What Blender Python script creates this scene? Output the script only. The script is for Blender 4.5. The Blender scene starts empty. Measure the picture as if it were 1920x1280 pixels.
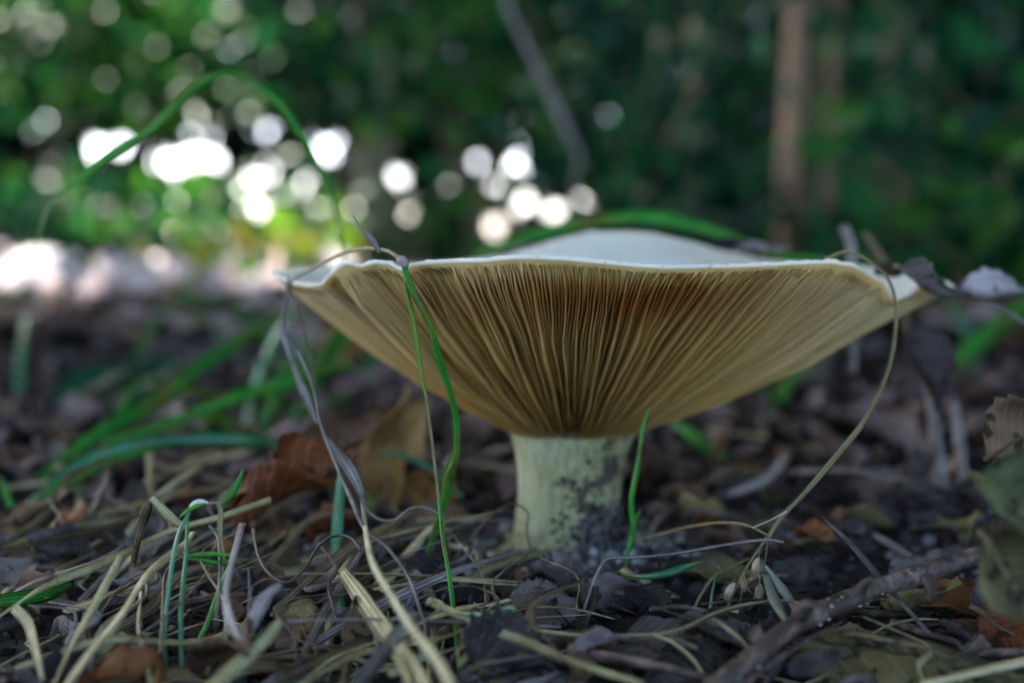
import bpy, math, random
import numpy as np
from mathutils import Vector, Matrix, Euler, noise as mnoise
R = math.radians
random.seed(7); np.random.seed(7)
scene = bpy.context.scene
COL = scene.collection

# ------------------------------------------------------------------ camera, sky, sun, exposure
F = 2667.0                       # focal length in photo pixels (50 mm on 36 mm, 1920 px wide)
HC = 0.0805                      # camera height above the forest floor
PITCH = R(4.29)
cd = bpy.data.cameras.new('camera'); cam = bpy.data.objects.new('camera', cd); COL.objects.link(cam)
cam.location = (0, 0, HC); cam.rotation_euler = (R(90) - PITCH, 0, 0)
cd.sensor_width = 36; cd.lens = 50; cd.clip_start = 0.01; cd.clip_end = 300
cd.dof.use_dof = True; cd.dof.focus_distance = 0.286; cd.dof.aperture_fstop = 8.0
scene.camera = cam

SUN_EL, SUN_AZ = R(50), R(-38)   # azimuth measured from +Y towards +X : sun stands behind-left of the mushroom
w = bpy.data.worlds.new('World'); scene.world = w; w.use_nodes = True
nt = w.node_tree; bg = nt.nodes['Background']
sky = nt.nodes.new('ShaderNodeTexSky'); sky.sky_type = 'NISHITA'; sky.sun_disc = False
sky.air_density = 0.45; sky.dust_density = 2.0; sky.ozone_density = 0.5
sky.sun_elevation = SUN_EL; sky.sun_rotation = SUN_AZ
nt.links.new(sky.outputs[0], bg.inputs[0]); bg.inputs[1].default_value = 0.15
sd = bpy.data.lights.new('sun', 'SUN'); sun = bpy.data.objects.new('sun', sd); COL.objects.link(sun)
sd.energy = 5.0; sd.angle = R(0.53); sd.color = (1.0, 0.95, 0.87)
sdir = Vector((math.sin(SUN_AZ) * math.cos(SUN_EL), math.cos(SUN_AZ) * math.cos(SUN_EL), math.sin(SUN_EL)))
sun.rotation_euler = sdir.to_track_quat('Z', 'Y').to_euler()
scene.view_settings.view_transform = 'Standard'; scene.view_settings.look = 'None'
scene.view_settings.gamma = 1; scene.view_settings.exposure = 3.5
scene.view_settings.use_curve_mapping = False
scene.render.engine = 'CYCLES'
scene.cycles.use_denoising = True
scene.cycles.max_bounces = 6; scene.cycles.diffuse_bounces = 4; scene.cycles.transmission_bounces = 4
scene.cycles.caustics_reflective = False; scene.cycles.caustics_refractive = False
scene.cycles.sample_clamp_indirect = 6

# ------------------------------------------------------------------ photo pixel -> place
def ray(px, py):
    x, y = (px - 960) / F, -(py - 640) / F
    c, s = math.cos(PITCH), math.sin(PITCH)
    return Vector((x, c + y * s, -s + y * c))
def P(px, py, depth):
    d = ray(px, py); return Vector((0, 0, HC)) + d * (depth / d.y)
def G(px, py, z=0.0):
    d = ray(px, py); return Vector((0, 0, HC)) + d * ((z - HC) / d.z)
def gz(x, y):
    """height of the forest floor"""
    n = mnoise.noise(Vector((x * 9, y * 9, 0.3))) * 0.004 + mnoise.noise(Vector((x * 40, y * 40, 4.0))) * 0.0034 + mnoise.noise(Vector((x * 140, y * 140, 8.0))) * 0.0009
    d = math.hypot(x, y)
    far = mnoise.noise(Vector((x * 0.9, y * 0.9, 9.0))) * 0.035 * min(1, max(0, (y - 0.9)) / 3)
    return n - 0.001 + far

# ------------------------------------------------------------------ materials
def new_mat(name):
    m = bpy.data.materials.new(name); m.use_nodes = True
    nt = m.node_tree; nt.nodes.clear()
    out = nt.nodes.new('ShaderNodeOutputMaterial')
    return m, nt, out
def N(nt, typ, **kw):
    n = nt.nodes.new(typ)
    for k, v in kw.items():
        if k.startswith('i_'): n.inputs[k[2:].replace('_', ' ')].default_value = v
        else: setattr(n, k, v)
    return n
def ramp(nt, stops):
    r = nt.nodes.new('ShaderNodeValToRGB'); cr = r.color_ramp
    while len(cr.elements) < len(stops): cr.elements.new(0.5)
    for e, (p, c) in zip(cr.elements, stops):
        e.position = p; e.color = (c, c, c, 1) if isinstance(c, (int, float)) else (*c, 1)
    return r
def mixc(nt, a, b, fac, mode='MIX'):
    m = nt.nodes.new('ShaderNodeMix'); m.data_type = 'RGBA'; m.blend_type = mode
    for sock, v in ((m.inputs[6], a), (m.inputs[7], b), (m.inputs[0], fac)):
        if hasattr(v, 'is_linked'): nt.links.new(v, sock)
        elif isinstance(v, (int, float)): sock.default_value = v
        else: sock.default_value = (*v, 1)
    return m.outputs[2]
def mathn(nt, op, a, b=0.0, c=0.0):
    m = nt.nodes.new('ShaderNodeMath'); m.operation = op
    for i, v in enumerate((a, b, c)):
        if hasattr(v, 'is_linked'): nt.links.new(v, m.inputs[i])
        else: m.inputs[i].default_value = v
    return m.outputs[0]

def plant_mat(name, cols, rough=0.5, transl=0.3, scale=60, stripes=0, bump=0.3, spec=0.2, vary=0.35, tint=None, veins=False, island=False, tip=None):
    """leaf / straw: mottled colours, optional lengthwise stripes (uv.x across, uv.y along) or veins, light shining through"""
    m, nt, out = new_mat(name); L = nt.links.new
    tc = N(nt, 'ShaderNodeTexCoord'); 
    geo = N(nt, 'ShaderNodeNewGeometry')
    oi = N(nt, 'ShaderNodeObjectInfo')
    rnd = geo.outputs['Random Per Island'] if island else oi.outputs['Random']
    no = N(nt, 'ShaderNodeTexNoise', noise_dimensions='4D', i_Scale=scale, i_Detail=5.0, i_Roughness=0.62)
    L(tc.outputs['Object'], no.inputs['Vector']); L(mathn(nt, 'MULTIPLY', rnd, 37.0), no.inputs['W'])
    k = len(cols)
    rp = ramp(nt, [(0.3 + 0.4 * i / max(1, k - 1), c) for i, c in enumerate(cols)])
    fac = mathn(nt, 'ADD', no.outputs[0], mathn(nt, 'MULTIPLY', mathn(nt, 'SUBTRACT', rnd, 0.5), vary))
    L(fac, rp.inputs[0]); col = rp.outputs[0]
    height = no.outputs[0]
    uv = N(nt, 'ShaderNodeSeparateXYZ'); L(tc.outputs['UV'], uv.inputs[0])
    if stripes:
        s = mathn(nt, 'SINE', mathn(nt, 'MULTIPLY', uv.outputs[0], 6.283 * stripes))
        sf = mathn(nt, 'MULTIPLY_ADD', s, 0.5, 0.5)
        col = mixc(nt, col, mixc(nt, col, (0.32, 0.30, 0.28), 1.0, 'MULTIPLY'), mathn(nt, 'MULTIPLY', sf, 0.7))
        fl = N(nt, 'ShaderNodeTexNoise', i_Scale=700.0, i_Detail=3.0, i_Roughness=0.7); L(tc.outputs['Object'], fl.inputs['Vector'])
        fr_ = ramp(nt, [(0.60, 0.0), (0.68, 1.0)]); L(fl.outputs[0], fr_.inputs[0])
        col = mixc(nt, col, (0.03, 0.022, 0.014), mathn(nt, 'MULTIPLY', fr_.outputs[0], 0.55))
        height = mathn(nt, 'ADD', mathn(nt, 'MULTIPLY', s, 0.4), height)
    if veins:
        av = mathn(nt, 'ABSOLUTE', mathn(nt, 'SUBTRACT', uv.outputs[0], 0.5))
        ph = mathn(nt, 'SUBTRACT', mathn(nt, 'MULTIPLY', uv.outputs[1], 9.0), mathn(nt, 'MULTIPLY', av, 6.0))
        ph = mathn(nt, 'ADD', ph, mathn(nt, 'MULTIPLY', no.outputs[0], 1.3))
        fr = mathn(nt, 'ABSOLUTE', mathn(nt, 'SUBTRACT', mathn(nt, 'FRACT', ph), 0.5))
        vn = mathn(nt, 'LESS_THAN', fr, 0.06)
        col = mixc(nt, col, (0.30, 0.25, 0.17), mathn(nt, 'MULTIPLY', vn, 0.2))
        height = mathn(nt, 'ADD', mathn(nt, 'MULTIPLY', vn, 0.6), height)
        # small dark decay spots with a shape of their own
        vo = N(nt, 'ShaderNodeTexNoise', i_Scale=scale * 4, i_Detail=2.0); L(tc.outputs['Object'], vo.inputs['Vector'])
        sp = ramp(nt, [(0.60, 0.0), (0.68, 1.0)]); L(vo.outputs[0], sp.inputs[0])
        col = mixc(nt, col, (0.012, 0.009, 0.007), mathn(nt, 'MULTIPLY', sp.outputs[0], 0.8))
    if stripes >= 3 and name.startswith('grass'):
        pn = N(nt, 'ShaderNodeTexNoise', noise_dimensions='2D', i_Scale=5.0, i_Detail=3.0, i_Roughness=0.7)
        cb = N(nt, 'ShaderNodeCombineXYZ'); L(mathn(nt, 'ADD', uv.outputs[1], mathn(nt, 'MULTIPLY', rnd, 50.0)), cb.inputs[0]); L(mathn(nt, 'MULTIPLY', uv.outputs[0], .35), cb.inputs[1]); L(cb.outputs[0], pn.inputs['Vector'])
        pr_ = ramp(nt, [(0.54, 0.0), (0.60, 0.6), (0.70, 1.0)]); L(pn.outputs[0], pr_.inputs[0])
        col = mixc(nt, col, mixc(nt, (0.28, 0.20, 0.03), (0.10, 0.035, 0.012), pr_.outputs[0]), mathn(nt, 'MULTIPLY', pr_.outputs[0], .85))
    if tip:
        tr = ramp(nt, [(tip[0], 0.0), (tip[1], 1.0)]); L(uv.outputs[1], tr.inputs[0])
        col = mixc(nt, col, tip[2], tr.outputs[0])
    b = N(nt, 'ShaderNodeBsdfPrincipled'); L(col, b.inputs['Base Color'])
    b.inputs['Roughness'].default_value = rough; b.inputs['Specular IOR Level'].default_value = spec
    bm = N(nt, 'ShaderNodeBump'); bm.inputs['Strength'].default_value = bump; bm.inputs['Distance'].default_value = 0.0006
    L(height, bm.inputs['Height']); L(bm.outputs[0], b.inputs['Normal'])
    if transl:
        t = N(nt, 'ShaderNodeBsdfTranslucent'); L(col, t.inputs[0])
        mx = N(nt, 'ShaderNodeMixShader'); mx.inputs[0].default_value = transl
        L(b.outputs[0], mx.inputs[1]); L(t.outputs[0], mx.inputs[2]); L(mx.outputs[0], out.inputs[0])
    else: L(b.outputs[0], out.inputs[0])
    return m

M = {}
M['grass']   = plant_mat('grass_green', [(0.018, 0.19, 0.018), (0.035, 0.30, 0.03), (0.08, 0.40, 0.05)], 0.42, 0.30, 90, 5, 0.25)
M['grass_y'] = plant_mat('grass_yellow_green', [(0.09, 0.22, 0.02), (0.16, 0.33, 0.03)], 0.45, 0.35, 90, 3, 0.2)
M['grass_t'] = plant_mat('grass_blue_green', [(0.02, 0.16, 0.06), (0.04, 0.26, 0.10), (0.10, 0.33, 0.17)], 0.36, 0.25, 80, 4, 0.25, 0.6)
M['straw']   = plant_mat('straw_pale', [(0.26, 0.22, 0.09), (0.46, 0.42, 0.19), (0.64, 0.60, 0.33)], 0.55, 0.2, 120, 4, 0.4)
M['straw_g'] = plant_mat('straw_grey', [(0.12, 0.10, 0.085), (0.24, 0.205, 0.175), (0.38, 0.34, 0.30)], 0.6, 0.2, 140, 3, 0.5)
M['straw_b'] = plant_mat('straw_brown', [(0.06, 0.04, 0.02), (0.15, 0.105, 0.05), (0.24, 0.18, 0.09)], 0.6, 0.15, 140, 3, 0.5)
M['stalk_o'] = plant_mat('stalk_olive', [(0.10, 0.085, 0.025), (0.20, 0.17, 0.055), (0.27, 0.22, 0.10)], 0.5, 0.05, 160, 2, 0.4)
M['stalk_d'] = plant_mat('stalk_dark', [(0.03, 0.025, 0.018), (0.07, 0.055, 0.035)], 0.6, 0.0, 160, 2, 0.4)
M['capsule'] = plant_mat('seed_husk', [(0.16, 0.10, 0.045), (0.30, 0.22, 0.12), (0.44, 0.37, 0.26)], 0.55, 0.2, 260, 0, 0.5)
M['node']    = plant_mat('stalk_node', [(0.16, 0.14, 0.12), (0.26, 0.22, 0.17)], 0.6, 0.0, 300, 0, 0.5)
M['sheath']  = plant_mat('white_sheath', [(0.55, 0.55, 0.48), (0.72, 0.72, 0.68)], 0.4, 0.3, 200, 0, 0.1)
M['leaf_gr'] = plant_mat('dry_leaf_grey', [(0.016, 0.012, 0.010), (0.06, 0.048, 0.041), (0.18, 0.15, 0.13)], 0.7, 0.12, 70, 0, 0.7, 0.10, veins=True)
M['leaf_br'] = plant_mat('dry_leaf_brown', [(0.035, 0.02, 0.012), (0.09, 0.052, 0.026), (0.17, 0.105, 0.055)], 0.65, 0.15, 60, 0, 0.7, 0.10, veins=True)
M['leaf_or'] = plant_mat('dry_leaf_orange', [(0.05, 0.014, 0.005), (0.15, 0.045, 0.010), (0.27, 0.12, 0.045)], 0.6, 0.25, 60, 0, 0.6, 0.10, veins=True)
M['leaf_ol'] = plant_mat('dry_leaf_olive', [(0.04, 0.035, 0.014), (0.10, 0.085, 0.032), (0.17, 0.145, 0.06)], 0.65, 0.15, 70, 0, 0.6, 0.10, veins=True)
M['leaf_pl'] = plant_mat('dry_leaf_pale', [(0.10, 0.08, 0.07), (0.24, 0.20, 0.18), (0.42, 0.37, 0.34)], 0.7, 0.2, 120, 0, 0.8, 0.10, veins=True)
M['leaf_oc'] = plant_mat('dry_leaf_ochre', [(0.10, 0.045, 0.010), (0.26, 0.14, 0.03), (0.38, 0.26, 0.10)], 0.6, 0.3, 70, 0, 0.6, 0.10, veins=True)
M['leaf_dk'] = plant_mat('dry_leaf_dark', [(0.012, 0.01, 0.01), (0.035, 0.028, 0.026), (0.075, 0.06, 0.055)], 0.7, 0.05, 70, 0, 0.7, 0.10, veins=True)
M['leaf_gn'] = plant_mat('leaf_grey_green', [(0.05, 0.06, 0.02), (0.10, 0.115, 0.05), (0.20, 0.21, 0.15)], 0.55, 0.2, 50, 0, 0.5, 0.10, veins=True)
M['litter']  = plant_mat('far_litter', [(0.012, 0.010, 0.009), (0.045, 0.035, 0.030), (0.13, 0.085, 0.06), (0.30, 0.25, 0.225)], 0.6, 0.4, 8, 0, 0.2, 0.12, 0.9, island=True)
M['litter_n'] = plant_mat('near_litter', [(0.005, 0.004, 0.004), (0.018, 0.014, 0.014), (0.055, 0.045, 0.047), (0.11, 0.052, 0.02), (0.16, 0.12, 0.105)], 0.65, 0.2, 8, 0, 0.2, 0.1, 1.0, island=True)
M['litter_sun'] = plant_mat('sunlit_litter', [(0.30, 0.22, 0.20), (0.55, 0.47, 0.46), (0.68, 0.62, 0.62)], 0.5, 0.45, 8, 0, 0.2, 0.3, 0.6, island=True)  # sun sparkle put into the leaf colour, paler than the other litter
M['fol_mid'] = plant_mat('shrub_leaf', [(0.003, 0.028, 0.009), (0.007, 0.062, 0.013), (0.028, 0.10, 0.010)], 0.45, 0.35, 3, 0, 0.0, 0.12, 0.7, island=True)
M['fol_teal']= plant_mat('shrub_leaf_teal', [(0.0015, 0.018, 0.009), (0.003, 0.042, 0.018), (0.010, 0.075, 0.018)], 0.42, 0.3, 3, 0, 0.0, 0.12, 0.7, island=True)
M['fol_yel'] = plant_mat('shrub_leaf_yellow', [(0.06, 0.14, 0.01), (0.13, 0.24, 0.02), (0.28, 0.22, 0.02)], 0.45, 0.4, 3, 0, 0.0, 0.12, 0.7, island=True)
M['fol_far'] = plant_mat('wood_leaf', [(0.001, 0.007, 0.003), (0.002, 0.017, 0.006), (0.009, 0.030, 0.006)], 0.5, 0.25, 1.5, 0, 0.0, 0.12, 0.7, island=True)
M['canopy']  = plant_mat('canopy_leaf', [(0.02, 0.07, 0.015), (0.05, 0.13, 0.025)], 0.5, 0.3, 1.5, 0, 0.0, 0.4, 0.6, island=True)

def bark_mat(name, cols, spots=None):
    m, nt, out = new_mat(name); L = nt.links.new
    tc = N(nt, 'ShaderNodeTexCoord'); uvm = N(nt, 'ShaderNodeMapping'); uvm.inputs['Scale'].default_value = (6, 60, 1)
    L(tc.outputs['UV'], uvm.inputs[0])
    a = N(nt, 'ShaderNodeTexNoise', i_Scale=180.0, i_Detail=6.0, i_Roughness=0.7); L(tc.outputs['Object'], a.inputs['Vector'])
    k = len(cols); rp = ramp(nt, [(0.32 + 0.36 * i / (k - 1), c) for i, c in enumerate(cols)]); L(a.outputs[0], rp.inputs[0])
    col = rp.outputs[0]
    g = N(nt, 'ShaderNodeTexNoise', i_Scale=1.0, i_Detail=4.0); L(uvm.outputs[0], g.inputs['Vector'])
    gr = ramp(nt, [(0.42, 0.25), (0.55, 1.0)]); L(g.outputs[0], gr.inputs[0])
    col = mixc(nt, col, gr.outputs[0], 0.6, 'MULTIPLY')
    b = N(nt, 'ShaderNodeBsdfPrincipled'); L(col, b.inputs['Base Color']); b.inputs['Roughness'].default_value = 0.6
    bm = N(nt, 'ShaderNodeBump'); bm.inputs['Strength'].default_value = 0.8; bm.inputs['Distance'].default_value = 0.0006
    L(mathn(nt, 'ADD', a.outputs[0], g.outputs[0]), bm.inputs['Height']); L(bm.outputs[0], b.inputs['Normal']); L(b.outputs[0], out.inputs[0])
    return m
M['twig'] = bark_mat('twig_bark', [(0.016, 0.009, 0.005), (0.065, 0.037, 0.022), (0.20, 0.14, 0.10)])
M['lichen'] = plant_mat('lichen_fleck', [(0.28, 0.30, 0.18), (0.40, 0.42, 0.30)], 0.8, 0.0, 400, 0, 0.5)
M['bark'] = bark_mat('sapling_bark', [(0.07, 0.035, 0.01), (0.18, 0.09, 0.025), (0.26, 0.14, 0.04)])
M['bark_g'] = bark_mat('mossy_bark', [(0.05, 0.045, 0.010), (0.11, 0.10, 0.02), (0.17, 0.15, 0.035)])

def soil_mat():
    m, nt, out = new_mat('soil'); L = nt.links.new
    tc = N(nt, 'ShaderNodeTexCoord')
    a = N(nt, 'ShaderNodeTexNoise', i_Scale=55.0, i_Detail=8.0, i_Roughness=0.7); L(tc.outputs['Object'], a.inputs['Vector'])
    rp = ramp(nt, [(0.3, (0.006, 0.005, 0.0045)), (0.5, (0.016, 0.013, 0.012)), (0.62, (0.04, 0.034, 0.032)), (0.75, (0.095, 0.085, 0.082))]); L(a.outputs[0], rp.inputs[0])
    c = N(nt, 'ShaderNodeTexNoise', i_Scale=14.0, i_Detail=3.0); L(tc.outputs['Object'], c.inputs['Vector'])
    cr = ramp(nt, [(0.5, 0.0), (0.68, 1.0)]); L(c.outputs[0], cr.inputs[0])
    col = mixc(nt, rp.outputs[0], (0.055, 0.055, 0.018), mathn(nt, 'MULTIPLY', cr.outputs[0], 0.5))
    b = N(nt, 'ShaderNodeBsdfPrincipled'); L(col, b.inputs['Base Color']); b.inputs['Roughness'].default_value = 0.9; b.inputs['Specular IOR Level'].default_value = 0.08
    bm = N(nt, 'ShaderNodeBump'); bm.inputs['Strength'].default_value = 0.9; bm.inputs['Distance'].default_value = 0.002
    L(a.outputs[0], bm.inputs['Height']); L(bm.outputs[0], b.inputs['Normal']); L(b.outputs[0], out.inputs[0])
    return m
M['soil'] = soil_mat()
def crumb_mat(name, stops):
    m, nt, out = new_mat(name); L = nt.links.new
    geo = N(nt, 'ShaderNodeNewGeometry'); rp = ramp(nt, stops); L(geo.outputs['Random Per Island'], rp.inputs[0])
    tc = N(nt, 'ShaderNodeTexCoord')
    a = N(nt, 'ShaderNodeTexNoise', i_Scale=900.0, i_Detail=3.0); L(tc.outputs['Object'], a.inputs['Vector'])
    b = N(nt, 'ShaderNodeBsdfPrincipled'); L(rp.outputs[0], b.inputs['Base Color']); b.inputs['Roughness'].default_value = 0.85; b.inputs['Specular IOR Level'].default_value = 0.08
    bm = N(nt, 'ShaderNodeBump'); bm.inputs['Strength'].default_value = 0.7; bm.inputs['Distance'].default_value = 0.0005
    L(a.outputs[0], bm.inputs['Height']); L(bm.outputs[0], b.inputs['Normal']); L(b.outputs[0], out.inputs[0])
    return m
M['crumb'] = crumb_mat('soil_crumb', [(0.0, (0.008, 0.006, 0.005)), (0.5, (0.02, 0.016, 0.015)), (0.8, (0.055, 0.047, 0.046)), (1.0, (0.16, 0.145, 0.145))])
M['crumb_p'] = crumb_mat('mycelium_crumb', [(0.0, (0.03, 0.03, 0.026)), (0.4, (0.07, 0.066, 0.055)), (0.8, (0.17, 0.17, 0.14)), (1.0, (0.34, 0.35, 0.29))])

def flesh_mat(kind):
    m, nt, out = new_mat('mushroom_' + kind); L = nt.links.new
    tc = N(nt, 'ShaderNodeTexCoord'); uv = N(nt, 'ShaderNodeSeparateXYZ'); L(tc.outputs['UV'], uv.inputs[0])
    a = N(nt, 'ShaderNodeTexNoise', i_Scale=70.0, i_Detail=5.0); L(tc.outputs['Object'], a.inputs['Vector'])
    fine = N(nt, 'ShaderNodeTexNoise', i_Scale=900.0, i_Detail=4.0); L(tc.outputs['Object'], fine.inputs['Vector'])
    if kind == 'white':
        rp = ramp(nt, [(0.3, (0.80, 0.80, 0.66)), (0.6, (0.89, 0.88, 0.75))]); L(a.outputs[0], rp.inputs[0]); col = rp.outputs[0]
        st = N(nt, 'ShaderNodeTexNoise', i_Scale=260.0, i_Detail=4.0, i_Roughness=0.7); L(tc.outputs['Object'], st.inputs['Vector'])
        s2 = ramp(nt, [(0.58, 0.0), (0.72, 1.0)]); L(st.outputs[0], s2.inputs[0])
        col = mixc(nt, col, (0.34, 0.24, 0.11), mathn(nt, 'MULTIPLY', s2.outputs[0], 0.6))
        tr = 0.5
    elif kind == 'gill':
        rp = ramp(nt, [(0.35, (0.74, 0.46, 0.12)), (0.65, (0.84, 0.60, 0.20))]); L(a.outputs[0], rp.inputs[0]); col = rp.outputs[0]
        # towards the margin the gills are paler, towards the stem browner
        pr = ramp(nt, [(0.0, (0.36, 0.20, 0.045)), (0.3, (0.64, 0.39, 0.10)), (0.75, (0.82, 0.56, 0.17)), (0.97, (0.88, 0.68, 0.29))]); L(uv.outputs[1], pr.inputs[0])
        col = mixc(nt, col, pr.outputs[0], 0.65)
        # rusty stain along the front margin
        sn = N(nt, 'ShaderNodeTexNoise', i_Scale=220.0, i_Detail=3.0); L(tc.outputs['Object'], sn.inputs['Vector'])
        tt = mathn(nt, 'ADD', uv.outputs[1], mathn(nt, 'MULTIPLY', mathn(nt, 'SUBTRACT', sn.outputs[0], 0.5), 0.10))
        sr = ramp(nt, [(0.66, 0.0), (0.84, 1.0), (0.90, 1.0), (0.955, 0.0)]); L(tt, sr.inputs[0])
        ar = ramp(nt, [(0.60, 0.12), (0.71, 0.5), (0.745, 1.0), (0.79, 1.0), (0.84, 0.35), (0.90, 0.28), (0.93, 0.1)]); L(uv.outputs[0], ar.inputs[0])
        col = mixc(nt, col, (0.50, 0.18, 0.02), mathn(nt, 'MULTIPLY', mathn(nt, 'MULTIPLY', sr.outputs[0], ar.outputs[0]), 0.95))
        br = ramp(nt, [(0.58, 1.0), (0.68, 0.0), (0.84, 0.0), (0.93, 1.0)]); L(uv.outputs[0], br.inputs[0])
        tr_ = ramp(nt, [(0.35, 0.0), (0.9, 1.0)]); L(uv.outputs[1], tr_.inputs[0])
        col = mixc(nt, col, (0.88, 0.74, 0.40), mathn(nt, 'MULTIPLY', mathn(nt, 'MULTIPLY', br.outputs[0], tr_.outputs[0]), 0.5))
        # pale cut edge, browner faces, darkened further as the shade between gills
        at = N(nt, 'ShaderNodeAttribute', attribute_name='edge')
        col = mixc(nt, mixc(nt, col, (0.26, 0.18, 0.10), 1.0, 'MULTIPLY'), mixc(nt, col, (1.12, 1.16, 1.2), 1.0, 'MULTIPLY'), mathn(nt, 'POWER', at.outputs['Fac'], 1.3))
        tr = 0.38
    elif kind == 'under':
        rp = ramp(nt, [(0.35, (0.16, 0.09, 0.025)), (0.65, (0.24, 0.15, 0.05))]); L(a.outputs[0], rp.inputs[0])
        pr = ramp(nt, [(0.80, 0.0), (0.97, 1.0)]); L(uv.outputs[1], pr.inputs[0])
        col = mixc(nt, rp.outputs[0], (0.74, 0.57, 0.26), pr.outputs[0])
        tr = 0.5
    else:  # stem
        rp = ramp(nt, [(0.3, (0.20, 0.20, 0.075)), (0.5, (0.27, 0.265, 0.115)), (0.7, (0.36, 0.36, 0.21))]); L(a.outputs[0], rp.inputs[0]); col = rp.outputs[0]
        # soil smears: own shape, more on the lower right of the stem
        d1 = N(nt, 'ShaderNodeTexNoise', i_Scale=105.0, i_Detail=7.0, i_Roughness=0.68); L(tc.outputs['Object'], d1.inputs['Vector'])
        pos = N(nt, 'ShaderNodeSeparateXYZ'); L(tc.outputs['Object'], pos.inputs[0])
        bias = mathn(nt, 'ADD', mathn(nt, 'MULTIPLY', pos.outputs[0], 11.0), mathn(nt, 'MULTIPLY', mathn(nt, 'SUBTRACT', 0.016, pos.outputs[2]), 3.0))
        bias = mathn(nt, 'MAXIMUM', bias, -0.09)
        bias = mathn(nt, 'MINIMUM', bias, 0.10)
        dr = ramp(nt, [(0.535, 0.0), (0.60, 1.0)]); L(mathn(nt, 'ADD', d1.outputs[0], bias), dr.inputs[0])
        col = mixc(nt, col, (0.035, 0.026, 0.016), mathn(nt, 'MULTIPLY', dr.outputs[0], 0.9))
        mp = N(nt, 'ShaderNodeMapping'); mp.inputs['Scale'].default_value = (1, 1, .12); L(tc.outputs['Object'], mp.inputs[0])
        fb = N(nt, 'ShaderNodeTexNoise', i_Scale=900.0, i_Detail=3.0); L(mp.outputs[0], fb.inputs['Vector'])
        fr2 = ramp(nt, [(0.35, 0.62), (0.6, 1.0)]); L(fb.outputs[0], fr2.inputs[0]); col = mixc(nt, col, fr2.outputs[0], 1.0, 'MULTIPLY')
        tr = 0.0
    b = N(nt, 'ShaderNodeBsdfPrincipled'); L(col, b.inputs['Base Color']); b.inputs['Roughness'].default_value = 0.62
    b.inputs['Specular IOR Level'].default_value = 0.3
    if kind in ('white', 'stem'):
        b.inputs['Subsurface Weight'].default_value = 0.25; b.inputs['Subsurface Scale'].default_value = 0.003
    bm = N(nt, 'ShaderNodeBump'); bm.inputs['Strength'].default_value = 0.35; bm.inputs['Distance'].default_value = 0.0004
    L(fine.outputs[0], bm.inputs['Height']); L(bm.outputs[0], b.inputs['Normal'])
    if tr:
        t = N(nt, 'ShaderNodeBsdfTranslucent'); L(col, t.inputs[0]); mx = N(nt, 'ShaderNodeMixShader'); mx.inputs[0].default_value = tr
        L(b.outputs[0], mx.inputs[1]); L(t.outputs[0], mx.inputs[2]); L(mx.outputs[0], out.inputs[0])
    else: L(b.outputs[0], out.inputs[0])
    return m
for k in ('white', 'gill', 'under', 'stem'): M['m_' + k] = flesh_mat(k)

# ------------------------------------------------------------------ object helpers
WL = {}   # world location of every object made (no rotations on parents)
def tag(o, label=None, cat=None, group=None, kind=None):
    if label: o['label'] = label
    if cat: o['category'] = cat
    if group: o['group'] = group
    if kind: o['kind'] = kind
    return o
def mesh_data(name, V, Fs, uvs=None, smooth=True):
    me = bpy.data.meshes.new(name); me.from_pydata([tuple(v) for v in V], [], Fs)
    if uvs is not None:
        lay = me.uv_layers.new(name='UVMap'); idx = np.empty(len(me.loops), dtype=np.int32); me.loops.foreach_get('vertex_index', idx)
        lay.data.foreach_set('uv', np.asarray(uvs, dtype=np.float32)[idx].ravel())
    if smooth: me.polygons.foreach_set('use_smooth', [True] * len(me.polygons))
    me.update(); return me
def obj(name, V, Fs, mat, parent=None, uvs=None, smooth=True, origin=None):
    V = np.asarray(V, dtype=float)
    if origin is None:
        i = int(np.argmin(V[:, 2])); origin = V[i].copy()
    origin = np.asarray(origin, dtype=float)
    me = mesh_data(name, V - origin, Fs, uvs, smooth); me.materials.append(mat)
    o = bpy.data.objects.new(name, me); COL.objects.link(o); WL[o] = origin
    if parent is not None: o.parent = parent; o.location = origin - WL[parent]
    else: o.location = origin
    return o
def empty(name, loc):
    o = bpy.data.objects.new(name, None); o.empty_display_size = 0.01; COL.objects.link(o); o.location = loc; WL[o] = np.array(loc, dtype=float); return o

def spline(pts, n):
    """Catmull-Rom through points (any dimension)"""
    p = np.asarray(pts, dtype=float); k = len(p)
    if k == 2: t = np.linspace(0, 1, n)[:, None]; return p[0] * (1 - t) + p[1] * t
    q = np.vstack([2 * p[0] - p[1], p, 2 * p[-1] - p[-2]])
    seg = np.linalg.norm(np.diff(p[:, :3], axis=0), axis=1); cum = np.concatenate([[0], np.cumsum(seg)])
    out = []
    for s in np.linspace(0, cum[-1], n):
        i = min(max(int(np.searchsorted(cum, s) - 1), 0), k - 2); t = (s - cum[i]) / max(seg[i], 1e-9)
        a, b, c, d = q[i], q[i + 1], q[i + 2], q[i + 3]
        out.append(0.5 * (2 * b + (c - a) * t + (2 * a - 5 * b + 4 * c - d) * t * t + (3 * b - a - 3 * c + d) * t ** 3))
    return np.array(out)
def frame_along(C):
    T = np.gradient(C, axis=0); T /= np.linalg.norm(T, axis=1)[:, None] + 1e-12; return T
def norm(a): return a / (np.linalg.norm(a, axis=-1, keepdims=True) + 1e-12)
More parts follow.
